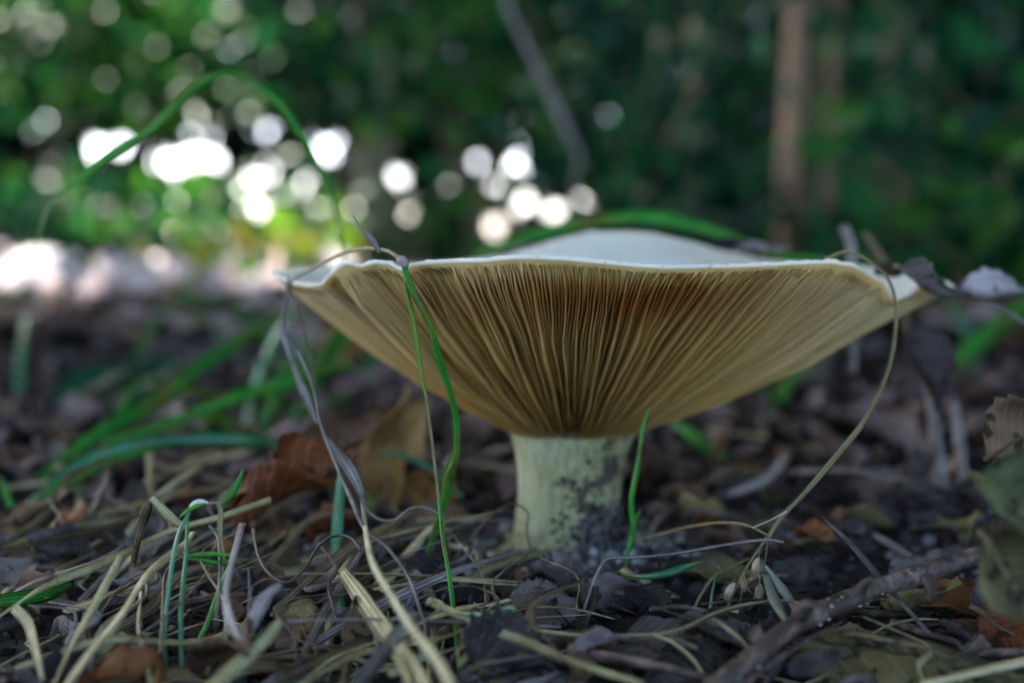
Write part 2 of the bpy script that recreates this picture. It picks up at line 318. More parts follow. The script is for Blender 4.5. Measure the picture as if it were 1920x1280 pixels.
def ribbon_geo(C, W, twist=0.0, twist1=None, thick=0.00022, face=None, fold=0.25):
    """blade of grass: closed lens section with a keel; faces the direction 'face' turned by the twist"""
    n = len(C); T = frame_along(C)
    fd = np.array((0, -1, 0.15)) if face is None else np.array(face, dtype=float)
    S = norm(np.cross(T, fd[None, :])); U = norm(np.cross(S, T))
    tw = np.linspace(twist, twist if twist1 is None else twist1, n)[:, None]
    A = S * np.cos(tw) + U * np.sin(tw); B = np.cross(A, T)
    h = (np.asarray(W) / 2)[:, None]
    th = np.minimum(thick, h * 0.8)
    keel = C - B * h * fold
    L_, R_ = C - A * h, C + A * h
    m0 = keel + B * th; m1 = keel - B * th
    V = np.stack([L_, m0, R_, m1], axis=1).reshape(-1, 3)
    Fs = []
    for i in range(n - 1):
        for j in range(4):
            a, b = i * 4 + j, i * 4 + (j + 1) % 4; Fs.append((a, b, b + 4, a + 4))
    Fs.append((3, 2, 1, 0)); e = (n - 1) * 4; Fs.append((e, e + 1, e + 2, e + 3))
    vv = np.linspace(0, 1, n); uvs = np.stack([np.tile([0, .5, 1, .5], n), np.repeat(vv, 4)], axis=1)
    return V, Fs, uvs
def tube_geo(C, Rr, sides=7, bump=0.0, seed=0):
    n = len(C); T = frame_along(C)
    ref = np.array((0.1, -1, 0.23)); S = norm(np.cross(T, ref)); U = norm(np.cross(S, T))
    Rr = np.asarray(Rr); ang = np.linspace(0, 2 * math.pi, sides, endpoint=False)
    rr = Rr[:, None] * np.ones((1, sides))
    if bump: 
        rg = np.random.RandomState(seed); rr = rr * (1 + bump * (rg.rand(n, sides) - 0.5))
    V = C[:, None, :] + (S[:, None, :] * np.cos(ang)[None, :, None] + U[:, None, :] * np.sin(ang)[None, :, None]) * rr[:, :, None]
    V = V.reshape(-1, 3); Fs = []
    for i in range(n - 1):
        for j in range(sides):
            a, b = i * sides + j, i * sides + (j + 1) % sides; Fs.append((a, b, b + sides, a + sides))
    Fs.append(tuple(range(sides - 1, -1, -1))); Fs.append(tuple((n - 1) * sides + j for j in range(sides)))
    uvs = np.stack([np.tile(ang / (2 * math.pi), n), np.repeat(np.linspace(0, 1, n), sides)], axis=1)
    return V, Fs, uvs
def trace(pts, d, n=None, jitter=0.0):
    """photo points -> places.  d: number, (start, ..., end) depths, or ('g', height) = lying at that height over the floor"""
    k = len(pts); out = []
    for i, p in enumerate(pts):
        if isinstance(d, tuple) and d[0] == 'g':
            h = d[1] if len(d) == 2 else np.interp(i / (k - 1), np.linspace(0, 1, len(d) - 1), d[1:])
            q = G(p[0], p[1], h); 
        else:
            dd = d if isinstance(d, (int, float)) else np.interp(i / (k - 1), np.linspace(0, 1, len(d)), d)
            q = P(p[0], p[1], dd)
        out.append(q)
    C = spline(out, n or max(14, 5 * k))
    return C
def widths(C, w):
    """width list in photo pixels at the blade's own distance -> metres"""
    ws = np.interp(np.linspace(0, 1, len(C)), np.linspace(0, 1, len(w)), w); return ws * C[:, 1] / F
def blade(name, label, cat, pts, d, wpx, mat, parent=None, group=None, twist=0.0, twist1=None, fold=0.25, n=None):
    C = trace(pts, d, n); V, Fs, uv = ribbon_geo(C, widths(C, wpx), twist, twist1, fold=fold)
    o = obj(name, V, Fs, M[mat], parent, uv)
    if parent is None: tag(o, label, cat, group)
    return o
def stalk(name, label, cat, pts, d, wpx, mat, parent=None, group=None, n=None, sides=6):
    C = trace(pts, d, n); V, Fs, uv = tube_geo(C, widths(C, wpx) / 2, sides, 0.12, len(pts))
    o = obj(name, V, Fs, M[mat], parent, uv)
    if parent is None: tag(o, label, cat, group)
    return o

def leaf_geo(L=0.04, Wd=0.012, curl=1.2, bend=0.8, crumple=0.0015, serr=0.08, seed=0, nu=18, nv=10, fold=0.2, thick=0.00025, vein=0.0005, roll=0.0, pw=0.8):
    """dry leaf lying along +X: outline with teeth, curled across, bent along, crumpled, raised veins; closed sheet"""
    rg = random.Random(seed); off = rg.random() * 50
    us = np.linspace(0.0, 1.0, nu); vs = np.linspace(-1, 1, nv); X = np.zeros((nu, nv, 3))
    ang = 0.0; px = pz = 0.0
    for i, u in enumerate(us):
        w = Wd * (math.sin(math.pi * min(1, max(0.0, u)) ** pw) ** 0.85 + 0.02) * (1 + serr * (2 * ((u * 11) % 1) - 1))
        if i: px += math.cos(ang) * L / (nu - 1); pz += math.sin(ang) * L / (nu - 1)
        ang = bend * (u - 0.15) + roll * max(0, u - 0.6) * 6
        for j, v in enumerate(vs):
            c = curl * (0.7 + 0.5 * math.sin(3 * u + off)); ph = c * v
            y = w * (math.sin(ph) / c if abs(c) > 0.05 else v); z = w * ((1 - math.cos(ph)) / c if abs(c) > 0.05 else 0) + fold * abs(v) * w
            n3 = mnoise.noise_vector(Vector((u * L * 90 + off, v * Wd * 90, off)))
            nb = mnoise.noise(Vector((u * L * 220 + off, v * Wd * 220, 3 * off)))
            fr = (u * 9 - abs(v) * 2.6) % 1
            zz = z + crumple * (n3.z + 0.45 * nb) + vein * (1 - min(1, abs(fr - 0.5) * 6)) + vein * 1.5 * math.exp(-(v * 7) ** 2)
            X[i, j] = (px - math.sin(ang) * zz + crumple * n3.x * 0.5, y + crumple * n3.y * 0.6, pz + math.cos(ang) * zz)
    du = np.gradient(X, axis=0); dv = np.gradient(X, axis=1); nn = norm(np.cross(du, dv))
    B = X - nn * thick
    V = np.vstack([X.reshape(-1, 3), B.reshape(-1, 3)]); K = nu * nv; Fs = []
    for i in range(nu - 1):
        for j in range(nv - 1):
            a = i * nv + j; Fs.append((a, a + nv, a + nv + 1, a + 1)); Fs.append((K + a, K + a + 1, K + a + nv + 1, K + a + nv))
    ring = [j for j in range(nv)] + [i * nv + nv - 1 for i in range(1, nu)] + [(nu - 1) * nv + j for j in range(nv - 2, -1, -1)] + [i * nv for i in range(nu - 2, 0, -1)]
    for a, b in zip(ring, ring[1:] + ring[:1]): Fs.append((a, b, K + b, K + a))
    uu = np.repeat(us, nv); vv = np.tile((vs + 1) / 2, nu); uv1 = np.stack([vv, uu], axis=1); uvs = np.vstack([uv1, uv1])
    mid = X[:, nv // 2 - 1:nv // 2 + 1].mean(axis=1) - nn[:, nv // 2] * thick * 0.5
    return V, Fs, uvs, mid
def leaf(name, label, loc, rot, mat, group=None, midrib=True, petiole=0.25, cat='leaf', **kw):
    V, Fs, uv, mid = leaf_geo(**kw)
    me = mesh_data(name, V, Fs, uv); me.materials.append(M[mat])
    o = bpy.data.objects.new(name, me); COL.objects.link(o); o.location = loc; o.rotation_euler = rot; tag(o, label, cat, group)
    if midrib:
        Lf = kw.get('L', 0.04)
        pts = np.vstack([mid[0] + np.array((-Lf * petiole, 0, -0.001)), mid[::2]])
        C = spline(pts, 16); V, Fs, uv = tube_geo(C, np.linspace(0.00055, 0.0002, 16), 5)
        m2 = mesh_data('midrib', V, Fs, uv); m2.materials.append(M['straw_b' if mat != 'leaf_gn' else 'stalk_o'])
        c = bpy.data.objects.new('midrib', m2); COL.objects.link(c); c.parent = o
    return o

# ------------------------------------------------------------------ ground (one sheet to the horizon)
def axis(fine0, fine1, step, lo, hi, g=1.18):
    a = list(np.arange(fine0, fine1, step)); s = step; v = a[-1]
    while v < hi: s *= g; v += s; a.append(v)
    s = step; v = a[0]; pre = []
    while v > lo: s *= g; v -= s; pre.append(v)
    return np.array(pre[::-1] + a)
xs = axis(-0.26, 0.26, 0.0035, -120, 120); ys = axis(0.19, 0.75, 0.0035, -60, 150)
V = [(x, y, gz(x, y) if abs(x) < 8 and -3 < y < 12 else 0.0) for y in ys for x in xs]
nx = len(xs); Fs = [(j * nx + i, j * nx + i + 1, (j + 1) * nx + i + 1, (j + 1) * nx + i) for j in range(len(ys) - 1) for i in range(nx - 1)]
tag(obj('ground', V, Fs, M['soil'], origin=(0, 0, 0)), kind='structure')

# icosahedron crumbs
_t = (1 + 5 ** 0.5) / 2
ICO_V = norm(np.array([(-1, _t, 0), (1, _t, 0), (-1, -_t, 0), (1, -_t, 0), (0, -1, _t), (0, 1, _t), (0, -1, -_t), (0, 1, -_t), (_t, 0, -1), (_t, 0, 1), (-_t, 0, -1), (-_t, 0, 1)], dtype=float))
ICO_F = np.array([(0, 11, 5), (0, 5, 1), (0, 1, 7), (0, 7, 10), (0, 10, 11), (1, 5, 9), (5, 11, 4), (11, 10, 2), (10, 7, 6), (7, 1, 8), (3, 9, 4), (3, 4, 2), (3, 2, 6), (3, 6, 8), (3, 8, 9), (4, 9, 5), (2, 4, 11), (6, 2, 10), (8, 6, 7), (9, 8, 1)])
def crumbs(name, pos, size, mat, parent=None):
    n = len(pos); rg = np.random
    V = ICO_V[None] * (1 + 0.5 * (rg.rand(n, 12, 1) - 0.5)) * size[:, None, None] * (0.6 + 0.8 * rg.rand(n, 1, 3))
    V = (V + pos[:, None, :]).reshape(-1, 3); Fs = (ICO_F[None] + 12 * np.arange(n)[:, None, None]).reshape(-1, 3).tolist()
    return obj(name, V, Fs, mat, parent, smooth=False)
def ground_pts(n, x0, x1, y0, y1, lift=0.0):
    x = np.random.uniform(x0, x1, n); y = y0 + (y1 - y0) * np.random.rand(n) ** 1.4
    x = x * y / y1 if False else x
    return np.array([(a, b, gz(a, b) + lift) for a, b in zip(x, y)])
pp = ground_pts(9000, -0.17, 0.17, 0.23, 0.62); sz = 0.0005 + 0.0016 * np.random.rand(9000) ** 2.5
tag(crumbs('soil_crumbs', pp, sz, M['crumb']), 'dark crumbly soil grains scattered over the forest floor', 'soil', kind='stuff')

# ------------------------------------------------------------------ the mushroom
AX, AY = (1075 - 960) / F * 0.364, 0.364
ZJ = 0.0300; RJ = 0.0160
RIM = [(512,508,.375),(545,526,.352),(580,532,.338),(606,529,.330),(622,508,.322),(650,489,.313),(676,495,.309),(705,488,.305),(732,489,.302),(752,503,.299),
       (772,493,.297),(810,487,.294),(900,484,.289),(980,478,.286),(1060,481,.284),(1150,489,.284),(1230,497,.286),(1300,496,.288),(1400,494,.293),(1500,489,.301),
       (1560,487,.308),(1600,494,.314),(1630,511,.321),(1655,526,.328),(1676,560,.336),(1700,550,.345),(1725,536,.353),(1760,531,.360),(1788,537,.372),
       (1745,520,.40),(1610,497,.42),(1450,490,.435),(1340,466,.44),(1220,436,.443),(1110,434,.443),(1020,455,.44),(950,480,.436),(800,496,.425),(650,500,.405),(560,501,.39)]
pol = []
for px, py, d in RIM:
    q = P(px, py, d); pol.append((math.atan2(q.y - AY, q.x - AX) % (2 * math.pi), math.hypot(q.x - AX, q.y - AY), q.z - 0.0008))
pol.sort()
az_c = np.array([p[0] for p in pol]); 
def periodic(vals):
    v = np.array(vals); a = np.concatenate([az_c - 2 * math.pi, az_c, az_c + 2 * math.pi]); v3 = np.tile(v, 3)
    g = np.linspace(0, 2 * math.pi, 1440, endpoint=False); y = np.interp(g, a, v3)
    k = np.hanning(13); k /= k.sum(); return np.convolve(np.concatenate([y[-30:], y, y[:30]]), k, 'same')[30:-30]
RT = periodic([p[1] for p in pol]); ZT = periodic([p[2] for p in pol])
def lowpass(y, keep):
    f = np.fft.rfft(y); f[keep:] = 0; return np.fft.irfft(f, len(y))
RTs, ZTs = lowpass(RT, 4), lowpass(ZT, 4)
def look(tab, a):
    x = (a % (2 * math.pi)) / (2 * math.pi) * 1440; i = int(x); f = x - i; return tab[i % 1440] * (1 - f) + tab[(i + 1) % 1440] * f
FOLDS = [(204, 5.5, .0010), (212, 4.0, -.0042), (221, 4.5, .0030), (230, 3.5, -.0016), (236, 3.0, .0012), (243, 3.0, -.0016), (251, 4, .0008), (196, 6, -.0012), (318, 5, .0009), (326, 4, -.0009), (334, 4, .0012), (342, 3, -.002), (349, 5, .0012), (300, 5, -.0007), (307, 4, .0007)]
def under(a, t):
    """gill-edge surface of the funnel"""
    k = t ** 1.7
    Rr = look(RTs, a) + (look(RT, a) - look(RTs, a)) * k; Z = look(ZTs, a) + (look(ZT, a) - look(ZTs, a)) * k
    r = RJ + (Rr - RJ) * t
    g = 0.94 * t + 0.06 * t ** 2.2 - 0.035 * math.sin(math.pi * t)
    wob = (0.0010 * math.sin(a * 9 + 1.3) + 0.0009 * math.sin(a * 21 + 4 * t) + 0.0022 * mnoise.noise(Vector((math.cos(a) * 3.2, math.sin(a) * 3.2, 5.0))) ) * math.sin(math.pi * min(1, t * 1.02)) * t
    ad = math.degrees(a) % 360; fd = 0.0
    for c0, w0, A in FOLDS:
        q = (ad - c0 - 10 * (1 - t) ** 2 * (1 if c0 > 180 else 0)) / w0
        if abs(q) < 3: fd += A * math.exp(-q * q)
    fd *= min(1, max(0, (t - .12) / .45)) * min(1, (1.0 - t) / .10)
    r += fd * .45
    return Vector((AX + r * math.cos(a), AY + r * math.sin(a), ZJ + (Z - ZJ) * g + wob - fd * .85))
def n_under(a, t):
    e = 1e-3; du = under(a + e, t) - under(a - e, t); dt = under(a, min(1, t + e)) - under(a, max(0, t - e))
    n = du.cross(dt).normalized(); return n if n.z < 0 else -n
def gdepth(t): return 0.0044 * min(1, (t + 0.06) / 0.25) * min(1, max(0, (0.99 - t)) / 0.40) ** 0.85 if t < 0.99 else 0.0
def flesh(a, t): return under(a, t) - n_under(a, t) * gdepth(t)

mush = empty('mushroom', (AX, AY, 0.0))
tag(mush, 'large funnel-shaped mushroom with tan gills, white rim and soil-flecked pale stem', 'mushroom')
# cap: flesh underside, lip, white funnel on top
NA = 480; ts = [0.0, .08, .16, .25, .35, .45, .55, .65, .75, .83, .90, .94, .97, 1.0]
V, Fs, uvs, mi = [], [], [], []
tops = [0.995, 0.97, .92, .85, .75, .62, .48, .34, .2, .08]
ZC = ZJ + 0.022
for ia in range(NA):
    a = 2 * math.pi * ia / NA
    for t in ts: V.append(flesh(a, t)); uvs.append((ia / NA, t))
    e = under(a, 1.0); od = Vector((math.cos(a), math.sin(a), 0))
    lip = 0.0004 * mnoise.noise(Vector((math.cos(a) * 14, math.sin(a) * 14, 2))) + 0.0003 * mnoise.noise(Vector((math.cos(a) * 45, math.sin(a) * 45, 5)))
    V.append(e + od * (0.0004 + lip) + Vector((0, 0, 0.0004))); V.append(e + od * 0.0002 + Vector((0, 0, 0.0009 + lip))); uvs += [(ia / NA, 1)] * 2
    for s in tops:
        r = look(RT, a) * s
        zz = ZC + (look(ZTs, a) + (look(ZT, a) - look(ZTs, a)) * s ** 3 + 0.0010 - ZC) * s ** 1.7
        V.append(Vector((AX + r * math.cos(a), AY + r * math.sin(a), zz))); uvs.append((ia / NA, s))
K = len(ts) + 2 + len(tops)
for ia in range(NA):
    a0, b0 = ia * K, ((ia + 1) % NA) * K
    for k in range(K - 1):
        Fs.append((a0 + k, a0 + k + 1, b0 + k + 1, b0 + k)); mi.append(0 if k < len(ts) - 1 else 1)
cap = obj('cap', V, Fs, M['m_under'], mush, uvs, origin=(AX, AY, ZJ)); cap.data.materials.append(M['m_white'])
cap.data.polygons.foreach_set('material_index', mi)
# bottom of the funnel
V = [under(0, 0.0)]; cv = [Vector((AX, AY, ZC - 0.001))] + [Vector((AX + look(RT, 2 * math.pi * i / 40) * .085 * math.cos(2 * math.pi * i / 40), AY + look(RT, 2 * math.pi * i / 40) * .085 * math.sin(2 * math.pi * i / 40), ZC + 0.0008)) for i in range(40)]
obj('funnel_centre', cv, [(0, i + 1, (i + 1) % 40 + 1) for i in range(40)], M['m_white'], cap)

# gills: one blade each
rg = random.Random(3)
NG = 590; extra = []
ED = []
def gill_geo(a, t0, t1, ph, hgt=1.0, nseg=20):
    V, Fs, uv = [], [], []
    for i in range(nseg + 1):
        t = t0 + (t1 - t0) * i / nseg
        aa = a + (0.010 * mnoise.noise(Vector((a * 7, t * 3.2, 1))) + 0.0045 * mnoise.noise(Vector((a * 60, t * 7, ph)))) * (0.4 + t)
        f = flesh(aa, t); n = n_under(aa, t); e = under(aa, t)
        end = min(1, i / 2.0) if t0 > 0.02 else 1
        hh = gdepth(t) * hgt * end
        fade = min(1, max(0, (t1 - t) / 0.10))
        e = f + n * (hh * (1 + 0.12 * mnoise.noise(Vector((a * 40, t * 14, ph)))) - 0.00025 * (1 - fade))
        tang = Vector((-math.sin(aa), math.cos(aa), 0)); r = math.hypot(f.x - AX, f.y - AY)
        lean = tang * 0.0007 * mnoise.noise(Vector((a * 11, t * 4, 7)))
        wb = min(0.00034, r * 2 * math.pi / NG * 0.34); we = wb * 0.55
        fb = f - n * 0.0002
        V += [fb - tang * wb, e + lean - tang * we, e + lean + n * we * 0.6, e + lean + tang * we, fb + tang * wb]; uv += [(aa / (2 * math.pi) % 1, t)] * 5; ED.extend((0, .75, 1, .75, 0))
    for i in range(nseg):
        for j in range(4):
            k = i * 5 + j; Fs.append((k, k + 1, k + 6, k + 5))
    Fs.append((0, 1, 2, 3, 4)); e0 = nseg * 5; Fs.append((e0 + 4, e0 + 3, e0 + 2, e0 + 1, e0))
    return V, Fs, uv
specs = []
for i in range(NG):
    a = 2 * math.pi * (i + rg.uniform(-.22, .22)) / NG
    kind = i % 4
    t0 = 0.0 if kind == 0 else (rg.uniform(0.02, 0.1) if kind == 2 else rg.uniform(0.1, 0.34))
    specs.append((a, t0, rg.uniform(.975, .992), rg.random() * 30, (rg.uniform(.5, .95) if kind else rg.uniform(.95, 1.25))))
front = sorted(specs, key=lambda s: -(-math.sin(s[0])))      # those facing the viewer first
def vis(s): return -math.sin(s[0])
front = sorted(specs, key=lambda s: -vis(s)); near, rest = front[:296], front[296:]
def edge_attr(o):
    at = o.data.attributes.new('edge', 'FLOAT', 'POINT'); at.data.foreach_set('value', np.array(ED, dtype=np.float32)); ED.clear()
for s in near:
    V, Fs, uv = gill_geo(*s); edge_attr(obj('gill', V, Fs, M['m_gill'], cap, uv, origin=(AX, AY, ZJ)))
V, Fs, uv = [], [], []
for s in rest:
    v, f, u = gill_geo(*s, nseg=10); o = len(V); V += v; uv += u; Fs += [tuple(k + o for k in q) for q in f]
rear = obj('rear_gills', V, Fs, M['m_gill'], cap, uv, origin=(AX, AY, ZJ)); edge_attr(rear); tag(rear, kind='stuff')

# stem
prof = [(-0.010, .0150), (-0.003, .0148), (0.001, .0145), (0.005, .01385), (0.010, .0134), (0.016, .0134), (0.021, .0138), (0.025, .0146), (0.0285, .0158), (0.0325, .0172), (0.036, .018)]
V, Fs, uvs = [], [], []; NS = 72; pz = np.array(prof); zz = np.linspace(-.010, .036, 40)
for z in zz:
    r = np.interp(z, pz[:, 0], pz[:, 1])
    cx = AX - 0.0012 + 0.0012 * z / 0.03
    for j in range(NS):
        a = 2 * math.pi * j / NS
        rr = r * (1 + 0.05 * mnoise.noise(Vector((math.cos(a) * 1.4, math.sin(a) * 1.4, z * 60))) + 0.025 * mnoise.noise(Vector((math.cos(a) * 5, math.sin(a) * 5, z * 240))))
        V.append((cx + rr * math.cos(a), AY + rr * math.sin(a), z)); uvs.append((j / NS, (z + .01) / .046))
for i in range(len(zz) - 1):
    for j in range(NS):
        a, b = i * NS + j, i * NS + (j + 1) % NS; Fs.append((a, b, b + NS, a + NS))
stem = obj('stem', V, Fs, M['m_stem'], mush, uvs, origin=(AX, AY, 0))
# soil grains stuck to the stem, mostly on the shaded right flank
pos, sz = [], []
for i in range(430):
    a = rg.gauss(-0.7, 0.6); z = abs(rg.gauss(0.0, 0.011)); r = np.interp(z, pz[:, 0], pz[:, 1]) * 1.0
    if z > 0.026: continue
    pos.append((AX - .0012 + r * math.cos(a), AY + r * math.sin(a), z)); sz.append(rg.uniform(.0002, .0008))
tag(crumbs('stuck_soil', np.array(pos), np.array(sz), M['crumb'], stem), kind='stuff')
# pale mould-covered crumbs round the foot
pos, sz = [], []
for i in range(3200):
    a = rg.uniform(0, 2 * math.pi); r = 0.0140 + abs(rg.gauss(0, .009)); x, y = AX + r * math.cos(a), AY + r * math.sin(a)
    pos.append((x, y, gz(x, y) + max(0, 0.004 - (r - .0145) * .35) * rg.random())); sz.append(rg.uniform(.0002, .0006) if rg.random() < .8 else rg.uniform(.0006, .0013))
tag(crumbs('mycelium', np.array(pos), np.array(sz), M['crumb_p']), 'pale grey crumbly soil and mycelium heaped around the mushroom foot', 'soil', kind='stuff')

# ------------------------------------------------------------------ grass and stalks that touch the mushroom
t = empty('grass_stalk', P(793, 1077, .335)); tag(t, 'bent green grass stalk hanging over the cap rim from a grey node', 'grass')
stalk('stem', None, None, [(756,490),(769,537),(791,579),(810,620),(817,650),(832,699),(846,740),(855,785),(855,855),(838,897),(830,950),(815,995),(793,1080)], (.2955,.297,.300,.305,.312,.32,.334), [11,12,12,15,11,12,12,13,12,12,11,12,12], 'grass', t, n=70)
blade('leaf_blade', None, None, [(857,815),(856,850),(842,888),(836,930),(830,962)], (.311,.318,.323), [4,16,25,20,6], 'grass', t, twist=.4)
stalk('dry_stem', None, None, [(756,490),(740,478),(724,470),(682,466),(630,481),(581,507),(545,531),(559,575),(574,635),(589,710),(602,790),(612,850)], (.2955,.298,.303,.312,.322,.333,.336,.34,.345,.35,.36), [9,8,8,7,7,6,5,5,5,5,4,3], 'stalk_o', t, n=70)
C = trace([(745,482),(757,492),(760,502)], .2945, 8); V, Fs, uv = tube_geo(C, np.array([.0004,.0008,.0010,.0011,.001,.0009,.0008,.0006]), 8, .2); obj('node', V, Fs, M['node'], t, uv)
blade('dry_leaf', None, None, [(661,402),(674,424),(690,440),(702,456),(712,474)], .303, [2,5,12,16,6], 'straw_g', t, twist=.3)
t = empty('grass_stalk', P(866, 1290, .252)); tag(t, 'slender green stalk with a thin yellow-green leaf hanging in front of the gills', 'grass')
blade('leaf_blade', None, None, [(759,530),(768,570),(776,605),(787,680),(795,725),(799,742)], (.298,.294), [5,10,10,9,7,6], 'grass_y', t, twist=.2)
stalk('dry_tip', None, None, [(799,740),(808,810),(819,905),(826,965)], (.294,.289), [5,6,6,6], 'stalk_o', t)
stalk('stem', None, None, [(824,940),(830,1006),(843,1085),(852,1156),(860,1231),(866,1300)], (.289,.25), [6,8,9,10,11,11], 'grass', t, n=40)

t = empty('dry_grass', P(806, 1290, .25)); tag(t, 'grey twisted dry grass stem leaning from the left edge of the cap', 'dry grass')
stalk('stem', None, None, [(541,520),(536,560),(529,612),(547,640),(566,672),(589,729),(600,789),(622,849),(640,893),(657,931),(684,991),(725,1025),(762,1074),(781,1122),(800,1194),(808,1300)], (.343,.335,.32,.305,.29,.27,.25), [5,6,6,7,7,7,8,8,9,9,9,8,8,9,10,11], 'straw_g', t, n=80)
blade('leaf_blade', None, None, [(530,600),(532,630),(545,668),(557,702),(567,728),(580,758),(594,795)], (.333,.325), [9,13,12,9,19,16,5], 'straw_g', t, twist=.3, twist1=-.6)
blade('leaf_blade', None, None, [(614,822),(632,846),(650,868),(669,901),(680,931),(686,952),(710,972),(740,974),(762,957),(777,950),(804,952),(822,963)], (.315,.308,.302,.30,.298), [6,16,24,26,20,12,7,7,8,5,5,4], 'straw_g', t, twist=.35, twist1=.9, n=60)
blade('leaf_blade', None, None, [(678,935),(682,960),(686,1000),(690,1040)], (.309,.30), [5,9,8,5], 'straw', t)

t = empty('grass_stalk', P(1342, 1225, .272)); tag(t, 'long arching dry grass stalk with hanging seed capsules at the right rim', 'dry grass')
ST = [(1548,486),(1587,472),(1625,487),(1664,521),(1679,564),(1679,615),(1670,675),(1651,730),(1625,781),(1570,850),(1551,872),(1503,928),(1471,960),(1431,1017),(1399,1065),(1375,1113),(1354,1161),(1342,1205)]
stalk('stem', None, None, ST, (.318,.3225,.327,.326,.32,.312,.305,.295,.287,.28,.272), [6,6,6,7,7,7,7,7,7,7,6,6,6,6,5,5,4,4], 'stalk_o', t, n=90)
blade('leaf_sheath', None, None, [(1650,735),(1618,795),(1580,842),(1540,890),(1500,935),(1465,972),(1437,1018)], (.306,.287), [5,12,15,16,11,8,4], 'stalk_o', t, twist=.5)
stalk('side_stem', None, None, [(1475,958),(1450,972),(1411,989)], .285, [4,3,3], 'straw', t)
stalk('side_stem', None, None, [(1440,1005),(1437,1035),(1432,1065)], .285, [4,4,3], 'stalk_o', t)
stalk('side_stem', None, None, [(1399,1065),(1390,1110),(1386,1140),(1376,1150)], .279, [3,3,3,3], 'straw_b', t)
def capsule(px, py, d, wpx, hpx, tilt, seed):
    """ripe three-valved capsule inside splayed pointed bracts"""
    c = P(px, py, d); s = d / F; w2, h2 = wpx * s / 2, hpx * s / 2
    body = []; nz, na = 9, 10
    V, Fs = [], []
    rot = Matrix.Rotation(tilt, 3, 'Y')
    for i in range(nz):
        u = i / (nz - 1); z = h2 * (1 - 2 * u); r = w2 * 0.85 * math.sin(math.pi * (0.06 + 0.9 * u)) ** 0.7
        for j in range(na):
            a = 2 * math.pi * j / na; rr = r * (1 + 0.14 * math.cos(3 * a)); V.append(c + rot @ Vector((rr * math.cos(a), rr * math.sin(a), z)))
    for i in range(nz - 1):
        for j in range(na): a, b = i * na + j, i * na + (j + 1) % na; Fs.append((a, b, b + na, a + na))
    Fs += [tuple(range(na)), tuple((nz - 1) * na + j for j in range(na - 1, -1, -1))]
    cap_ = obj('seed_capsule', V, Fs, M['capsule'], t, np.random.rand(len(V), 2))
    for k in range(5):
        a = 2 * math.pi * (k + seed * .37) / 5; o = Vector((math.cos(a), math.sin(a), 0))
        pts = [c + rot @ (Vector((0, 0, h2 * 1.1)) + o * w2 * .15), c + rot @ (Vector((0, 0, h2 * .3)) + o * w2 * .75), c + rot @ (Vector((0, 0, -h2 * .5)) + o * w2 * .8), c + rot @ (Vector((0, 0, -h2 * 1.15)) + o * w2 * (1.0 + .5 * ((k * 7 + seed) % 3)))]
        C = spline(pts, 9); V, Fs2, uv = ribbon_geo(C, np.interp(np.linspace(0, 1, 9), [0, .35, 1], [w2 * .3, w2 * .55, w2 * .05]), face=o, thick=.00008); obj('bract', V, Fs2, M['capsule'], cap_, uv)
for i, (px, py, ww, hh, tl) in enumerate([(1419,1062,24,34,.15),(1395,1095,20,30,-.1),(1423,1110,20,32,.1),(1368,1108,22,36,.5),(1374,1152,18,26,.9),(1342,1222,22,36,.05)]):
    capsule(px, py, .279 if i < 5 else .272, ww, hh, tl, i)
stalk('side_stem', None, None, [(1425,1030),(1423,1046)], .279, [3,3], 'straw_b', t); stalk('side_stem', None, None, [(1424,1055),(1425,1078),(1423,1095)], .2785, [3,2,3], 'straw_b', t)
stalk('side_stem', None, None, [(1402,1062),(1399,1082)], .279, [3,3], 'straw_b', t); stalk('side_stem', None, None, [(1378,1085),(1372,1093)], .279, [3,3], 'straw_b', t)

t = empty('grass_shoot', P(1168, 1092, .325)); tag(t, 'thin bright green shoot rising beside the stem up to the gills', 'grass')
stalk('stem', None, None, [(1217,765),(1206,800),(1198,860),(1184,940),(1188,992),(1174,1049),(1168,1095)], (.322,.325), [4,7,9,10,11,9,9], 'grass', t)
blade('leaf_blade', None, None, [(1184,1000),(1192,975),(1200,955)], .3235, [10,9,3], 'grass', t)

# ------------------------------------------------------------------ grass rooted in the floor in front
t = empty('grass_tuft', P(342, 1290, .25)); tag(t, 'small green tuft of narrow stalks with a white bent tip', 'grass')
stalk('stem', None, None, [(357,958),(337,995),(322,1062),(311,1156),(309,1231),(315,1300)], (.268,.25), [5,8,9,9,10,10], 'grass_t', t)
stalk('stem', None, None, [(352,961),(349,1040),(343,1100),(339,1175),(342,1300)], (.268,.25), [5,8,10,10,10], 'grass_t', t)
stalk('stem', None, None, [(434,1052),(409,1111),(390,1164),(364,1220),(343,1270)], (.27,.254), [8,9,9,9,9], 'grass', t)
blade('white_sheath', None, None, [(352,968),(358,950),(368,941),(380,939),(392,944)], .268, [6,9,11,9,4], 'sheath', t, twist=.5)
stalk('dry_tip', None, None, [(390,943),(402,943),(414,942)], .268, [5,4,3], 'stalk_o', t)
blade('leaf_blade', None, None, [(336,970),(347,960),(362,951),(386,943)], .2675, [2,8,9,3], 'grass', t)
blade('leaf_blade', None, None, [(415,948),(428,932),(441,915),(450,896),(456,878)], .27, [6,13,14,11,2], 'grass', t)
blade('leaf_blade', None, None, [(337,1044),(375,1039),(405,1038),(433,1040)], .2685, [3,9,10,5], 'grass', t)
blade('leaf_blade', None, None, [(345,1045),(380,1050),(410,1055),(452,1055)], .2685, [4,10,10,5], 'grass', t)
stalk('dry_stem', None, None, [(411,942),(414,965),(413,1000),(418,1050),(412,1100)], .272, [9,10,9,8,7], 'stalk_o', t)
blade('grass_shoot', 'narrow green blade standing behind the broad pale straw', 'grass', [(424,1155),(424,1200),(424,1250),(426,1290)], (.272,.252), [8,10,11,11], 'grass_t')

